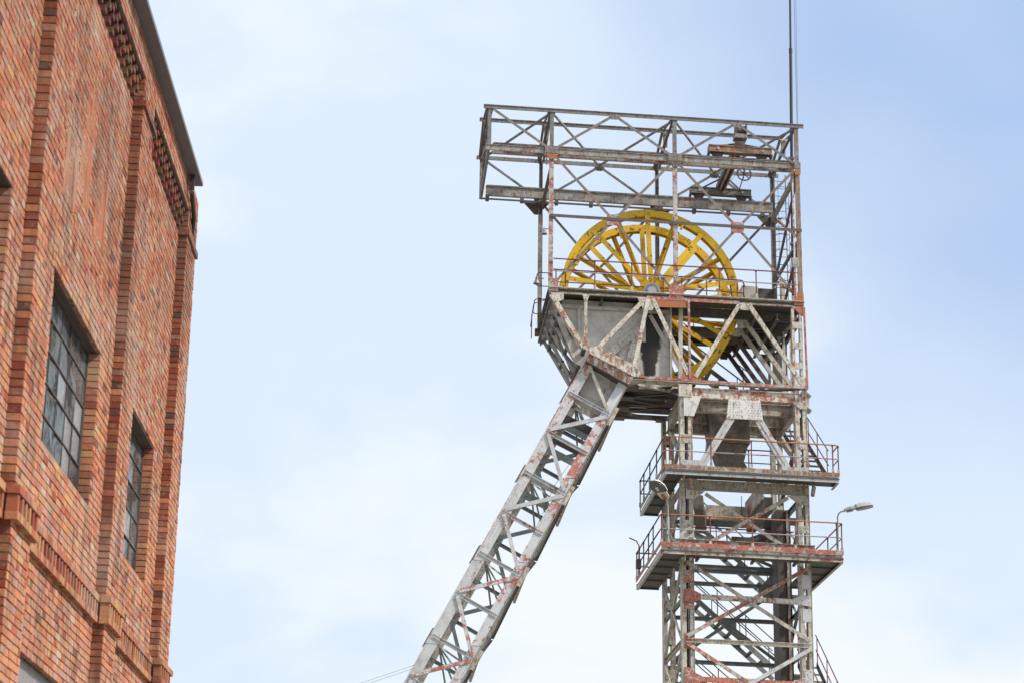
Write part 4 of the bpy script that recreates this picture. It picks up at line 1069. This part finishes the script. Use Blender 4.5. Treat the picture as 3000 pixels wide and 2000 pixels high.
# =================================================================== SHEAVE WHEELS
def sheave(vf, label):
    cu, cw, R = 3.33, 23.87, 2.90
    thk = .26
    rt_ = root('sheave_wheel', P(cu, vf + thk / 2, cw - R), label, 'winding wheel', 'pair of yellow winding wheels')
    c0 = P(cu, vf, cw); X, Y, Z = AX['u'], AX['v'], TW.normalized()
    N_ = 96
    prof = [(R, 0), (R, .05), (R - .14, .10), (R - .14, .16), (R, .21), (R, thk), (R - .235, thk), (R - .235, thk - .02), (R - .16, thk - .02), (R - .16, .02), (R - .235, .02), (R - .235, 0)]
    g = G(); vv = []; ff = []
    for i in range(N_):
        a = 2 * PI * i / N_; d = X * math.cos(a) + Z * math.sin(a)
        for r, y in prof: vv.append(c0 + d * r + Y * y)
    m = len(prof)
    for i in range(N_):
        for j in range(m):
            ff.append((i * m + j, i * m + (j + 1) % m, ((i + 1) % N_) * m + (j + 1) % m, ((i + 1) % N_) * m + j))
    g.add(vv, ff); g.smooth = True
    rim = sub('rim', g, M['yellow'], rt_)
    # inspection slots (dark oval holes) and joint lugs on the rim
    for k in range(18):
        a = math.radians(10 + 20 * k + 1); d = X * math.cos(a) + Z * math.sin(a); tdir = -X * math.sin(a) + Z * math.cos(a)
        cpt = c0 + d * (R - .13) - Y * .003
        g = G(); ring = [cpt + tdir * .055 * math.cos(q) + d * .035 * math.sin(q) for q in [2 * PI * i / 10 for i in range(10)]]
        g.add(ring + [x + Y * .002 for x in ring], [tuple(range(10)), tuple(range(19, 9, -1))] + [(i, i + 10, (i + 1) % 10 + 10, (i + 1) % 10) for i in range(10)])
        if k % 2 == 0: sub('rim_hole', g, M['brown'], rim)
    for a0 in (78, 258, 168, 348):
        for da in (-1.6, 1.6):
            a = math.radians(a0 + da - (10 if vf < 2 else -28)); d = X * math.cos(a) + Z * math.sin(a); tdir = -X * math.sin(a) + Z * math.cos(a)
            g = G(); p0 = c0 + d * (R - .40) - Y * .045; 
            g.hexa([p0 - tdir * .04, p0 + tdir * .04, p0 + tdir * .04 + Y * .1, p0 - tdir * .04 + Y * .1, p0 + d * .24 - tdir * .04, p0 + d * .24 + tdir * .04, p0 + d * .24 + tdir * .04 + Y * .1, p0 + d * .24 - tdir * .04 + Y * .1])
            sub('rim_lug', g, M['yellow'], rim)
    for k in range(18):
        a = math.radians(12 + 20 * k); d = X * math.cos(a) + Z * math.sin(a); tdir = (-X * math.sin(a) + Z * math.cos(a))
        for side in (k % 2,):
            g = G()
            y0 = -.018 if side == 0 else thk + .018
            hubY = -.22 if side == 0 else thk + .20
            A = c0 + d * .40 + Y * hubY; B = c0 + d * (R - .12) + Y * y0
            ax = (B - A).normalized(); nn = (Y - ax * Y.dot(ax)).normalized(); xx = nn.cross(ax)
            pr = [(-.08, 0), (.08, 0), (.08, .016), (.012, .016), (.012, .15), (-.012, .15), (-.012, .016), (-.08, .016)]
            g.extrude([(x, y) if side == 0 else (x, -y) for x, y in (pr if side == 0 else pr[::-1])], A, B, xx, nn)
            sub('spoke', g, M['yellow'], rt_)
    for (y0, y1, r, mt, nm) in ((-.26, -.14, .42, 'yellow', 'hub_flange'), (thk + .12, thk + .24, .42, 'yellow', 'hub_flange'), (-.13, thk + .11, .26, 'yellow', 'hub'), (-.34, -.262, .27, 'hub', 'bearing_cap'), (-.39, -.342, .13, 'hub', 'axle_cap')):
        g = G(); g.tube([c0 + Y * y0, c0 + Y * y1], r, 40); g.f[-2:] = g.f[-2:]
        o = sub(nm, g, M[mt], rt_)
    g = G()
    for q in range(24):
        a = 2 * PI * q / 24; c = c0 + (X * math.cos(a) + Z * math.sin(a)) * .20 - Y * .342
        g.tube([c, c - Y * .02], .014, 6)
    sub('hub_bolts', g, M['brown'], rt_)['kind'] = 'stuff'
    return rt_
sheave(1.10, 'larger looking front yellow spoked winding wheel behind the red railing')
sheave(2.50, 'rear yellow spoked winding wheel seen through the spokes of the front one')

# =================================================================== CRANE TROLLEY
crane = root('maintenance_crane', P(6.2, 2.2, 28.45), 'rusty overhead crane trolley with winch drum and handwheel standing on the two upper rails', 'crane')
def carriage(u0, u1, v, w0, mt):
    h = G(); tbox(h, u0, u1, v - .14, v - .10, w0, w0 + .20); tbox(h, u0, u1, v + .10, v + .14, w0, w0 + .20)
    tbox(h, u0, u0 + .04, v - .099, v + .099, w0, w0 + .2); tbox(h, u1 - .04, u1, v - .099, v + .099, w0, w0 + .2)
    tbox(h, u0, u1, v - .17, v - .141, w0 + .19, w0 + .22); tbox(h, u0, u1, v - .17, v - .141, w0 - .02, w0 + .01)
    tbox(h, u0 + .05, u1 - .05, v - .09, v + .09, w0 + .02, w0 + .12)
    c = sub('end_carriage', h, M[mt], crane)
    for uu in (u0 + .31, u1 - .31):
        h = G(); h.tube([P(uu, v - .06, w0 + .05), P(uu, v + .06, w0 + .05)], .21, 24); sub('wheel', h, M['brown'], c)
        h = G(); h.tube([P(uu, v - .19, w0 + .09), P(uu, v - .141, w0 + .09)], .045, 10); sub('axle_end', h, M['hub'], c)
    h = G(); tbox(h, u0 - .02, u0 + .05, v - .14, v + .12, w0 - .09, w0 - .005); sub('rail_guard', h, M['brown'], c)
    h = G(); tbox(h, u1 - .05, u1 + .02, v - .14, v + .12, w0 - .09, w0 - .005); sub('rail_guard', h, M['brown'], c)
carriage(5.14, 7.22, .33, 28.60, 'rustcol')
carriage(5.10, 7.20, D - .33, 28.60, 'rustbrown')
h = G(); tbox(h, 6.02, 6.34, .2, D - .2, 28.825, 29.0); sub('cross_beam', h, M['brown'], crane)
h = G(); tbox(h, 6.10, 6.14, .5, D - .5, 28.70, 28.82); tbox(h, 6.24, 6.28, .5, D - .5, 28.70, 28.82); sub('beam_flange', h, M['greyrust'], crane)
for a, b in (((5.5, .33, 28.86), (6.1, .8, 29.15)), ((6.3, .8, 29.15), (6.95, .33, 28.86)), ((5.55, D - .33, 28.86), (6.1, D - 1.0, 28.98)), ((6.3, D - 1.0, 28.98), (6.85, D - .33, 28.86))):
    sub('tie_bar', bar(G(), a, b, pF(.05, .03)), M['brown'], crane)
h = G(); tbox(h, 6.14, 6.32, .6, .8, 29.001, 29.26); w_ = sub('winch_pedestal', h, M['brown'], crane)
h = G(); tbox(h, 6.06, 6.48, .5, .9, 29.262, 29.40); sub('winch_base', h, M['greyrust'], crane)
h = G(); tbox(h, 6.10, 6.14, .5, .86, 29.402, 29.74); tbox(h, 6.44, 6.47, .5, .86, 29.402, 29.76); h.tube([P(6.12, .68, 29.74), P(6.46, .68, 29.74)], .015, 6); sub('winch_frame', h, M['brown'], crane)
h = G(); h.tube([P(6.145, .68, 29.56), P(6.435, .68, 29.56)], .12, 14); h.tube([P(6.15, .68, 29.56), P(6.18, .68, 29.56)], .16, 14); h.tube([P(6.40, .68, 29.56), P(6.43, .68, 29.56)], .16, 14); sub('winch_drum', h, M['board'], crane)
hwc = P(6.60, 1.9, 28.56)
h = G(); h.tube([hwc + (AX['u'] * math.cos(2 * PI * i / 28) + AX['w'] * math.sin(2 * PI * i / 28)) * .23 for i in range(28)], .025, 6, True); hw = sub('handwheel', h, M['brown'], crane)
for i in range(6):
    a = 2 * PI * i / 6 + .3; h = G(); h.tube([hwc, hwc + (AX['u'] * math.cos(a) + AX['w'] * math.sin(a)) * .22], .018, 5); sub('spoke', h, M['brown'], hw)
h = G(); h.tube([hwc, P(6.78, D - .4, 28.75)], .018, 6); h.tube([hwc, hwc + Vector((0, 0, .4))], .03, 6); sub('shaft', h, M['brown'], crane)
h = G(); h.tube([P(6.33, 1.3, 28.8), P(6.30, 1.6, 28.5), P(6.22, 2.2, 28.42), P(6.13, 2.9, 28.5)], .006, 5); sub('chain', h, M['cable'], crane)

# =================================================================== ANTENNA MAST
mast = root('antenna_mast', P(8.09, 1.5, 24.0), 'thin dark pole rising from the right end of the crane frame', 'mast')
h = G(); h.tube([P(8.06, 1.5, 24.0), P(8.195, 1.5, 33.0)], .052, 10); sub('pole', h, M['mast'], mast)
h = G(); h.tube([P(8.195, 1.5, 33.001), P(8.32, 1.5, 41.0)], .036, 10); sub('pole_top', h, M['mast'], mast)
h = G(); h.tube([P(8.194, 1.5, 32.9), P(8.197, 1.5, 33.06)], .06, 10); sub('coupling', h, M['mast'], mast)
for (u, du) in ((8.32, .06), (8.34, .14)):
    h = G(); h.tube([P(u, 1.4, 29.4), P(u + du, 1.45, 41)], .0065, 5); sub('guy_wire', h, M['cable'], mast)
for z in (29.0, 26.0): h = G(); tbox(h, 8.02, 8.2, 1.42, 1.58, z, z + .08); sub('clamp', h, M['brown'], mast)

# =================================================================== LADDER WITH SAFETY CAGE
lad = root('caged_ladder', P(7.95, 2.6, 23.6), 'thin dark ladder with hoop cage between the two right columns', 'ladder')
for u in (7.74, 8.12):
    h = G(); h.tube([P(u, 2.6, 23.55), P(u, 2.6, 28.9)], .014, 6); sub('stile', h, M['darkrail'], lad)
k = 0; z = 23.8
while z < 28.8:
    h = G(); h.tube([P(7.74, 2.6, z), P(8.12, 2.6, z)], .010, 5); sub('rung', h, M['darkrail'], lad); z += .27
z = 24.9
while z < 28.6:
    pts = [P(8.12, 2.6, z), P(8.19, 2.35, z), P(8.10, 2.05, z), P(7.93, 1.92, z), P(7.74, 1.98, z), P(7.62, 2.3, z), P(7.74, 2.6, z)]
    h = G(); h.tube(pts, .009, 5); sub('cage_hoop', h, M['darkrail'], lad); z += .55
for (u, v) in ((8.10, 2.05), (7.74, 1.98), (7.62, 2.3)):
    h = G(); h.tube([P(u, v, 24.9), P(u, v, 28.4)], .007, 5); sub('cage_strap', h, M['darkrail'], lad)

# =================================================================== RAILINGS
def polyrail(pts, r=.024, corner=.12):
    """rounded corners on a pipe polyline"""
    out = [pts[0]]
    for i in range(1, len(pts) - 1):
        a, b, c = pts[i - 1], pts[i], pts[i + 1]
        d1 = (a - b); d2 = (c - b); k = min(corner, d1.length * .4, d2.length * .4)
        p1 = b + d1.normalized() * k; p2 = b + d2.normalized() * k
        for t in (0, .33, .67, 1): out.append(p1 * (1 - t) ** 2 + b * (2 * t * (1 - t)) + p2 * t ** 2)
    out.append(pts[-1])
    return out
def railing(loc, label, top_path, wtop, wmid, posts, wbase, mt_top, mt_mid, mt_post, group=None, r=.022, side=None):
    rt_ = root('guard_railing', P(*loc), label, 'railing', group)
    sag = lambda: 0
    h = G(); h.tube(polyrail([P(u, v, wtop) for u, v in top_path]), r, 8); sub('top_rail', h, M[mt_top], rt_)
    for wm in (wmid if isinstance(wmid, tuple) else (wmid,)):
        h = G(); h.tube(polyrail([P(u, v, wm) for u, v in top_path]), r * .9, 8); sub('mid_rail', h, M[mt_mid], rt_)
    if side:
        for wz in (wtop, wmid):
            h = G(); h.tube([P(side[0][0], side[0][1], wz)] + [P(u, v, wz) for u, v in side[1:]], r, 8); sub('side_rail', h, M['darkrail'], rt_)
    for (u, v) in posts:
        h = G(); h.tube([P(u, v, wbase), P(u, v, wtop - .01)], r * .9, 8)
        h.tube([P(u, v, wtop - .05), P(u, v, wtop + .005)], r * 1.5, 8)
        p = sub('post', h, M[mt_post if not (side and v > 0) else 'darkrail'], rt_)
        h = G(); tbox(h, u - .035, u + .035, v - .03, v + .03, wbase - .02, wbase + .13); sub('post_foot', h, M['creamgrey'], p)
    return rt_
railing((4, -.06, 23.53), 'long red railing along the front edge of the wheel deck', [(0.08, -.06), (7.9, -.06)], 24.48, 24.07,
        [(1.40, -.06), (2.58, -.06), (5.38, -.06), (6.56, -.06), (7.75, -.06)], 23.56, 'rail', 'railpale', 'rail')
railing((3.3, .8, 23.53), 'inner red railing with rounded end close around the yellow wheels', [(.15, .8), (6.28, .8), (6.45, 1.4)], 24.42, (24.0,),
        [(.24, .8), (.55, .8), (3.7, .8), (4.3, .8), (5.1, .8), (6.1, .8), (6.4, 1.3)], 23.53, 'rail', 'rail', 'rail')
railing((4, D - .1, 23.53), 'grey pipe railing along the rear edge of the wheel deck', [(0.1, D - .15), (7.9, D - .15)], 24.55, 24.1,
        [(1.6, D - .15), (3.0, D - .15), (5.2, D - .15), (6.4, D - .15)], 23.53, 'stair', 'stair', 'stair')
railing((3.5, 2, 17.78), 'railing round the upper platform, orange along the front and black down the left side', [(8.86, .02), (8.86, -.88), (3.46, -.88), (3.46, -.6)], 18.66, 18.22,
        [(3.50, -.86), (3.64, -.88), (4.90, -.88), (6.15, -.88), (7.43, -.88), (8.67, -.88), (8.86, -.80), (3.46, .9), (3.46, 2.5), (3.46, 4.0), (3.46, 4.95)], 17.78, 'railtop', 'railpale', 'rail', side=[(3.46, -.6), (3.46, 4.95), (4.05, 4.95)])
railing((3.4, 2, 15.36), 'railing round the lower platform, orange along the front and black down the left side', [(8.89, 3.95), (8.89, -.88), (3.34, -.88), (3.34, -.6)], 16.22, 15.77,
        [(3.36, -.86), (3.56, -.88), (4.84, -.88), (6.13, -.88), (7.45, -.88), (8.72, -.88), (8.89, -.8), (8.89, 1.2), (8.89, 3.9), (3.34, .9), (3.34, 2.0), (3.34, 3.2), (3.34, 4.3), (3.34, 4.95)], 15.33, 'railtop', 'railpale', 'rail', side=[(3.34, -.6), (3.34, 4.95), (4.0, 4.95)])
railing((6.5, 3.9, 19), 'short inner red railing at the back of the upper platform', [(5.85, 4.3), (8.0, 4.3)], 19.74, 19.30,
        [(5.9, 4.3), (7.0, 4.3), (7.8, 4.3)], 18.9, 'rail', 'stair', 'rail')
railing((6.1, .6, 15.4), 'thin dark red railing inside the tower behind the lower platform railing', [(4.5, .6), (7.7, .6)], 16.20, 15.8,
        [(5.6, .6), (7.0, .6)], 15.36, 'rail', 'rail', 'rail')
lr = root('hooped_grab_rail', P(-.3, .5, 23.2), 'small black bent grab rails at the left corner of the wheel deck', 'grab rail')
for (z0, z1, v) in ((23.55, 24.0, .0), (22.95, 23.45, 1.0)):
    h = G(); h.tube(polyrail([P(-.05, v, z1), P(-.42, v, z1), P(-.48, v, z0), P(-.05, v, z0)], corner=.1), .016, 6); sub('hoop', h, M['darkrail'], lr)
h = G(); h.tube(polyrail([P(-.1, .6, 23.3), P(-.45, 1.0, 23.3), P(-.5, 1.6, 22.7)], corner=.1), .016, 6); sub('hoop', h, M['rail'], lr)
h = G(); h.tube([P(-.42, 2.2, 22.5), P(-.42, 2.2, 23.3)], .016, 6); sub('hoop', h, M['rail'], lr)

# =================================================================== STAIRS
def stair(label, a, b, width_dir, width, mt, rails=True, rise=.27, hr=.95, mt_rail='rail', group=None, sh=.10):
    """flight between lower end a and upper end b (tower coordinates); width_dir 'u' or 'v'"""
    rt_ = root('staircase', P(*a), label, 'stairs', group)
    A, B = P(*a), P(*b); wd = AX[width_dir] * width
    n = max(3, int(abs(b[2] - a[2]) / rise))
    d = (B - A).normalized()
    upv = AX['w']; up = (upv - d * upv.dot(d)).normalized()
    for k in (0, 1):
        o = wd * k
        h = G(); t = AX[width_dir] * .02
        q = [A + o - up * sh, B + o - up * sh, B + o + up * sh, A + o + up * sh]
        h.hexa([q[0], q[1], q[1] + t, q[0] + t, q[3], q[2], q[2] + t, q[3] + t]); sub('stringer', h, M[mt], rt_)
    hd_ = Vector((d.x, d.y, 0)).normalized()
    for i in range(n):
        c = A + (B - A) * ((i + .5) / n)
        h = G(); dep = hd_ * .075; th = Vector((0, 0, .03)); w0 = AX[width_dir] * .021; w1 = wd - AX[width_dir] * .001
        h.hexa([c - dep + w0, c + dep + w0, c + dep + w1, c - dep + w1, c - dep + w0 + th, c + dep + w0 + th, c + dep + w1 + th, c - dep + w1 + th]); sub('tread', h, M['deck'], rt_)
    if rails:
        for k in (0, 1):
            o = wd * k
            for hh in (hr, hr * .5):
                h = G(); h.tube([A + o + upv * hh, B + o + upv * hh], .018, 6); sub('handrail', h, M[mt_rail], rt_)
            for t in (.04, .35, .65, .96):
                c = A + (B - A) * t + o; h = G(); h.tube([c, c + upv * hr], .016, 6); sub('rail_post', h, M[mt_rail], rt_)
    return rt_
GRP = 'stair flights zigzagging up the tower'
stair('dark stair flight behind the tower, above the lower platform', (8.0, 4.95, 15.05), (4.9, 4.95, 17.65), 'v', 1.15, 'stair', mt_rail='darkrail', sh=.075)
stair('blue grey stair flight behind the tower, below the lower platform', (8.0, 4.95, 12.45), (4.9, 4.95, 15.1), 'v', 1.15, 'stair', mt_rail='darkrail', sh=.075)
stair('dark stair flight seen through the truss under the wheel deck', (8.3, 5.1, 20.9), (4.6, 5.1, 23.6), 'v', 1.15, 'brown', mt_rail='darkrail', sh=.075)
stair('rusty stair on the right side rising from the upper platform', (8.16, .15, 17.8), (8.16, 4.6, 20.6), 'u', .6, 'brown', mt_rail='rail')
stair('rusty stair on the right side low down, below the lower platform', (8.2, -1.5, 9.6), (8.2, 3.0, 12.5), 'u', .6, 'brown', mt_rail='rail')
stair('lowest blue grey stair flight visible at the bottom of the tower', (8.0, 4.95, 9.9), (4.9, 4.95, 12.5), 'v', 1.15, 'stair', mt_rail='darkrail', sh=.075)
for z, lb in ((12.42, 'small landing'), (15.02, 'landing'), (17.6, 'landing')):
    part('stair_landing', tbox(G(), 8.0, 8.9, 4.9, 5.8, z, z + .06), 'deck'); part('stair_landing', tbox(G(), 4.35, 4.9, 4.9, 5.8, z + .08, z + .14), 'deck')

# =================================================================== LAMPS AND SMALL THINGS
def street_lamp(label, base, path, hdir, L, open_down, mt, cup):
    rt_ = root('street_lamp', P(*base), label, 'lamp', 'street lamps on the lower platform railing')
    h = G(); h.tube([P(*p) for p in path], .024, 10); sub('pole', h, M['railpale'] if cup else M['stair'], rt_)
    e = P(*path[-1]); d = hdir.normalized(); side = d.cross(Vector((0, 0, 1))).normalized(); up = side.cross(d).normalized()
    # housing: lofted sections along d
    secs = [(0, .05, .05), (.10, .08, .075), (.34, .09, .08), (.36, .12, .10), (.60, .13, .11), (.80, .10, .08), (.88, .04, .03)]
    g_ = G(); vv = []; m = 10
    wsc = 2.0 if cup else 1.3
    for (t, w, hh) in secs:
        for q in range(m):
            a = PI * q / (m - 1); vv.append(e + d * (t * L) + side * (w * math.cos(a) * L * wsc) + up * (hh * math.sin(a) * L * 1.4))
    ff = []
    for i in range(len(secs) - 1):
        for q in range(m - 1): ff.append((i * m + q, i * m + q + 1, (i + 1) * m + q + 1, (i + 1) * m + q))
        ff.append((i * m + m - 1, i * m, (i + 1) * m, (i + 1) * m + m - 1)) if i < 3 else None
    ff.append(tuple(range(m))); ff.append(tuple((len(secs) - 1) * m + q for q in range(m))[::-1])
    g_.add(vv, ff); g_.smooth = True; hs = sub('housing', g_, M[mt], rt_)
    h = G(); w = .115 * L * wsc
    a0, a1 = e + d * (.37 * L) - up * .005, e + d * (.86 * L) - up * .005
    nseg = 8; low = []
    for q in range(nseg + 1):
        t = q / nseg; p = a0 + (a1 - a0) * t; ww = w * math.sin(PI * min(1, max(.12, t * .8 + .15))) ** .5; low.append((p - side * ww, p + side * ww))
    vv = [x for pr in low for x in pr] + [x - up * (.03 if open_down else .05) * L for pr in low for x in pr]
    k = 2 * (nseg + 1); ff = []
    for q in range(nseg):
        i = 2 * q; ff += [(i, i + 2, i + 3, i + 1), (k + i, k + i + 1, k + i + 3, k + i + 2), (i, k + i, k + i + 2, i + 2), (i + 1, i + 3, k + i + 3, k + i + 1)]
    ff += [(0, 1, k + 1, k), (2 * nseg, k + 2 * nseg, k + 2 * nseg + 1, 2 * nseg + 1)]
    h.add(vv, ff); sub('glass', h, M['lampglass'], rt_)
    if cup:
        c = e + d * (.50 * L) - up * .06 * L; h = G(); h.tube([c, c + d * .12], [.035, .05], 10); sub('bulb', h, M['bulb'], rt_)
    h = G(); c = e + d * (.05 * L); h.hexa([c - side * .05 - up * .05, c + side * .05 - up * .05, c + d * .2 * L + side * .05 - up * .05, c + d * .2 * L - side * .05 - up * .05, c - side * .05 - up * .02, c + side * .05 - up * .02, c + d * .2 * L + side * .05 - up * .02, c + d * .2 * L - side * .05 - up * .02]); sub('gear_cover', h, M['orange'] if cup else M['stair'], rt_)
    return rt_
street_lamp('street lamp at left corner of lower platform, white hood and dark bowl facing us', (3.56, -.88, 15.33),
            [(3.56, -.90, 15.33), (3.55, -.90, 16.50), (3.50, -.96, 16.66)], AX['u'] * -.50 - AX['v'] * .62 + AX['w'] * .42, 1.0, True, 'lampwhite', True)
street_lamp('street lamp on a bent grey arm sticking out right of the lower platform', (8.73, -.88, 15.33),
            [(8.74, -.90, 15.33), (8.76, -.90, 16.40), (8.80, -.90, 16.52), (8.88, -.90, 16.58), (8.98, -.90, 16.60)], AX['u'] * .93 - AX['v'] * .10 + AX['w'] * .22, 1.02, False, 'lampgrey', False)
def bell(label, u, v, w, s=1.0):
    rt_ = root('bell_lamp', P(u, v, w), label, 'lamp', 'small bell lamps by the left columns')
    c = P(u, v, w)
    h = G(); h.tube([c + Vector((0, 0, .22 * s)), c + Vector((0, 0, .14 * s)), c + Vector((0, 0, .10 * s)), c], [.045 * s, .05 * s, .07 * s, .115 * s], 16); sub('shade', h, M['lampgrey'], rt_)
    h = G(); h.tube([c - Vector((0, 0, .001)), c + Vector((0, 0, .004))], .095 * s, 16); sub('opening', h, M['brown'], rt_)
    h = G(); h.tube([c + Vector((0, 0, .2 * s)), c + AX['u'] * .25 + Vector((0, 0, .2 * s))], .015, 6); sub('arm', h, M['brown'], rt_)
bell('small grey bell shaped lamp low on the left rear post', -.13, 4.15, 25.05)
bell('small grey bell shaped lamp half hidden behind the left front column', -.12, 1.2, 25.75, .9)
jb = root('junction_box', P(7.85, -.08, 24.66), 'small white electrical box on the right front column', 'electrical box')
h = G(); tbox(h, 7.74, 7.93, -.16, -.06, 24.66, 24.95); b_ = sub('box', h, M['white'], jb); h = G(); tbox(h, 7.73, 7.94, -.175, -.161, 24.70, 24.92); sub('lid', h, M['lampgrey'], jb)
h = G(); h.tube([P(7.84, -.11, 24.66), P(7.84, -.11, 23.6)], .014, 6); sub('cable', h, M['white'], jb)
cb = root('winch_cabinet', P(7.2, 3.4, 23.53), 'grey and dark sheet metal cabinet on the wheel deck beside the right column', 'cabinet')
h = G(); tbox(h, 6.68, 7.23, 3.2, 3.9, 23.52, 25.08); sub('panel', h, M['plate'], cb)
h = G(); tbox(h, 7.232, 7.78, 3.25, 3.9, 23.52, 25.04); sub('housing', h, M['board'], cb)
h = G(); bar(h, (7.75, 3.0, 25.0), (8.1, 3.0, 25.35), pF(.04, .03)); tbox(h, 7.98, 8.1, 3.0, 3.3, 23.53, 25.3); sub('side_panel', h, M['plate'], cb)
fl = root('floodlight', P(3.34, 4.6, 15.3), 'small dark floodlight on a bent pipe at the far left rail of the lower platform', 'floodlight')
h = G(); h.tube([P(3.30, 4.2, 15.33), P(3.32, 4.2, 16.3), P(3.24, 4.2, 16.45), P(3.0, 4.2, 16.55)], .02, 6); sub('pipe', h, M['rail'], fl)
h = G(); tbox(h, 3.22, 3.38, 4.1, 4.3, 15.55, 15.85); sub('lamp_head', h, M['brown'], fl)
cbl = root('overhead_cable', P(-4.5, 0, 11.4), 'pair of thin cables leaving the strut to the lower left', 'cable')
for dz in (0, -.09):
    pts = [P(-3.95 - 12 * t, -.1 - 3 * t, 11.42 + dz - 5.2 * t + 1.2 * t * t) for t in [i / 10 for i in range(11)]]
    h = G(); h.tube(pts, .005, 5); sub('wire', h, M['cable'], cbl)
lw = root('loose_wire', P(0, -.15, 14), 'thin slack wire hanging down inside the slanted strut', 'wire')
pts = [P(1.6, -.12, 19.9), P(1.35, -.1, 19.7), P(1.1, .2, 18.6), P(.2, .3, 17.2), P(-.2, .3, 16.2), P(-1.1, .3, 14.2), P(-1.35, .3, 13.2), P(-1.7, .3, 12.3), P(-2.4, .3, 11.95), P(-2.9, .3, 12.1)]
h = G(); h.tube(pts, .0065, 5); sub('wire', h, M['cable'], lw)
wires = root('hanging_rods', P(6.3, 3.0, 17), 'two thin upright rods standing inside the tower between the platforms', 'rod')
h = G(); h.tube([P(6.43, 2.6, 16.7), P(6.43, 2.6, 17.75)], .012, 5); sub('rod', h, M['darkrail'], wires)
h = G(); h.tube([P(6.85, 2.0, 16.9), P(6.85, 2.0, 17.9)], .014, 5); sub('rod', h, M['railpale'], wires)

scene.render.resolution_x = 1024; scene.render.resolution_y = 682
print('objects', len(bpy.data.objects), 'tris~', sum(len(m.polygons) for m in bpy.data.meshes) * 2)
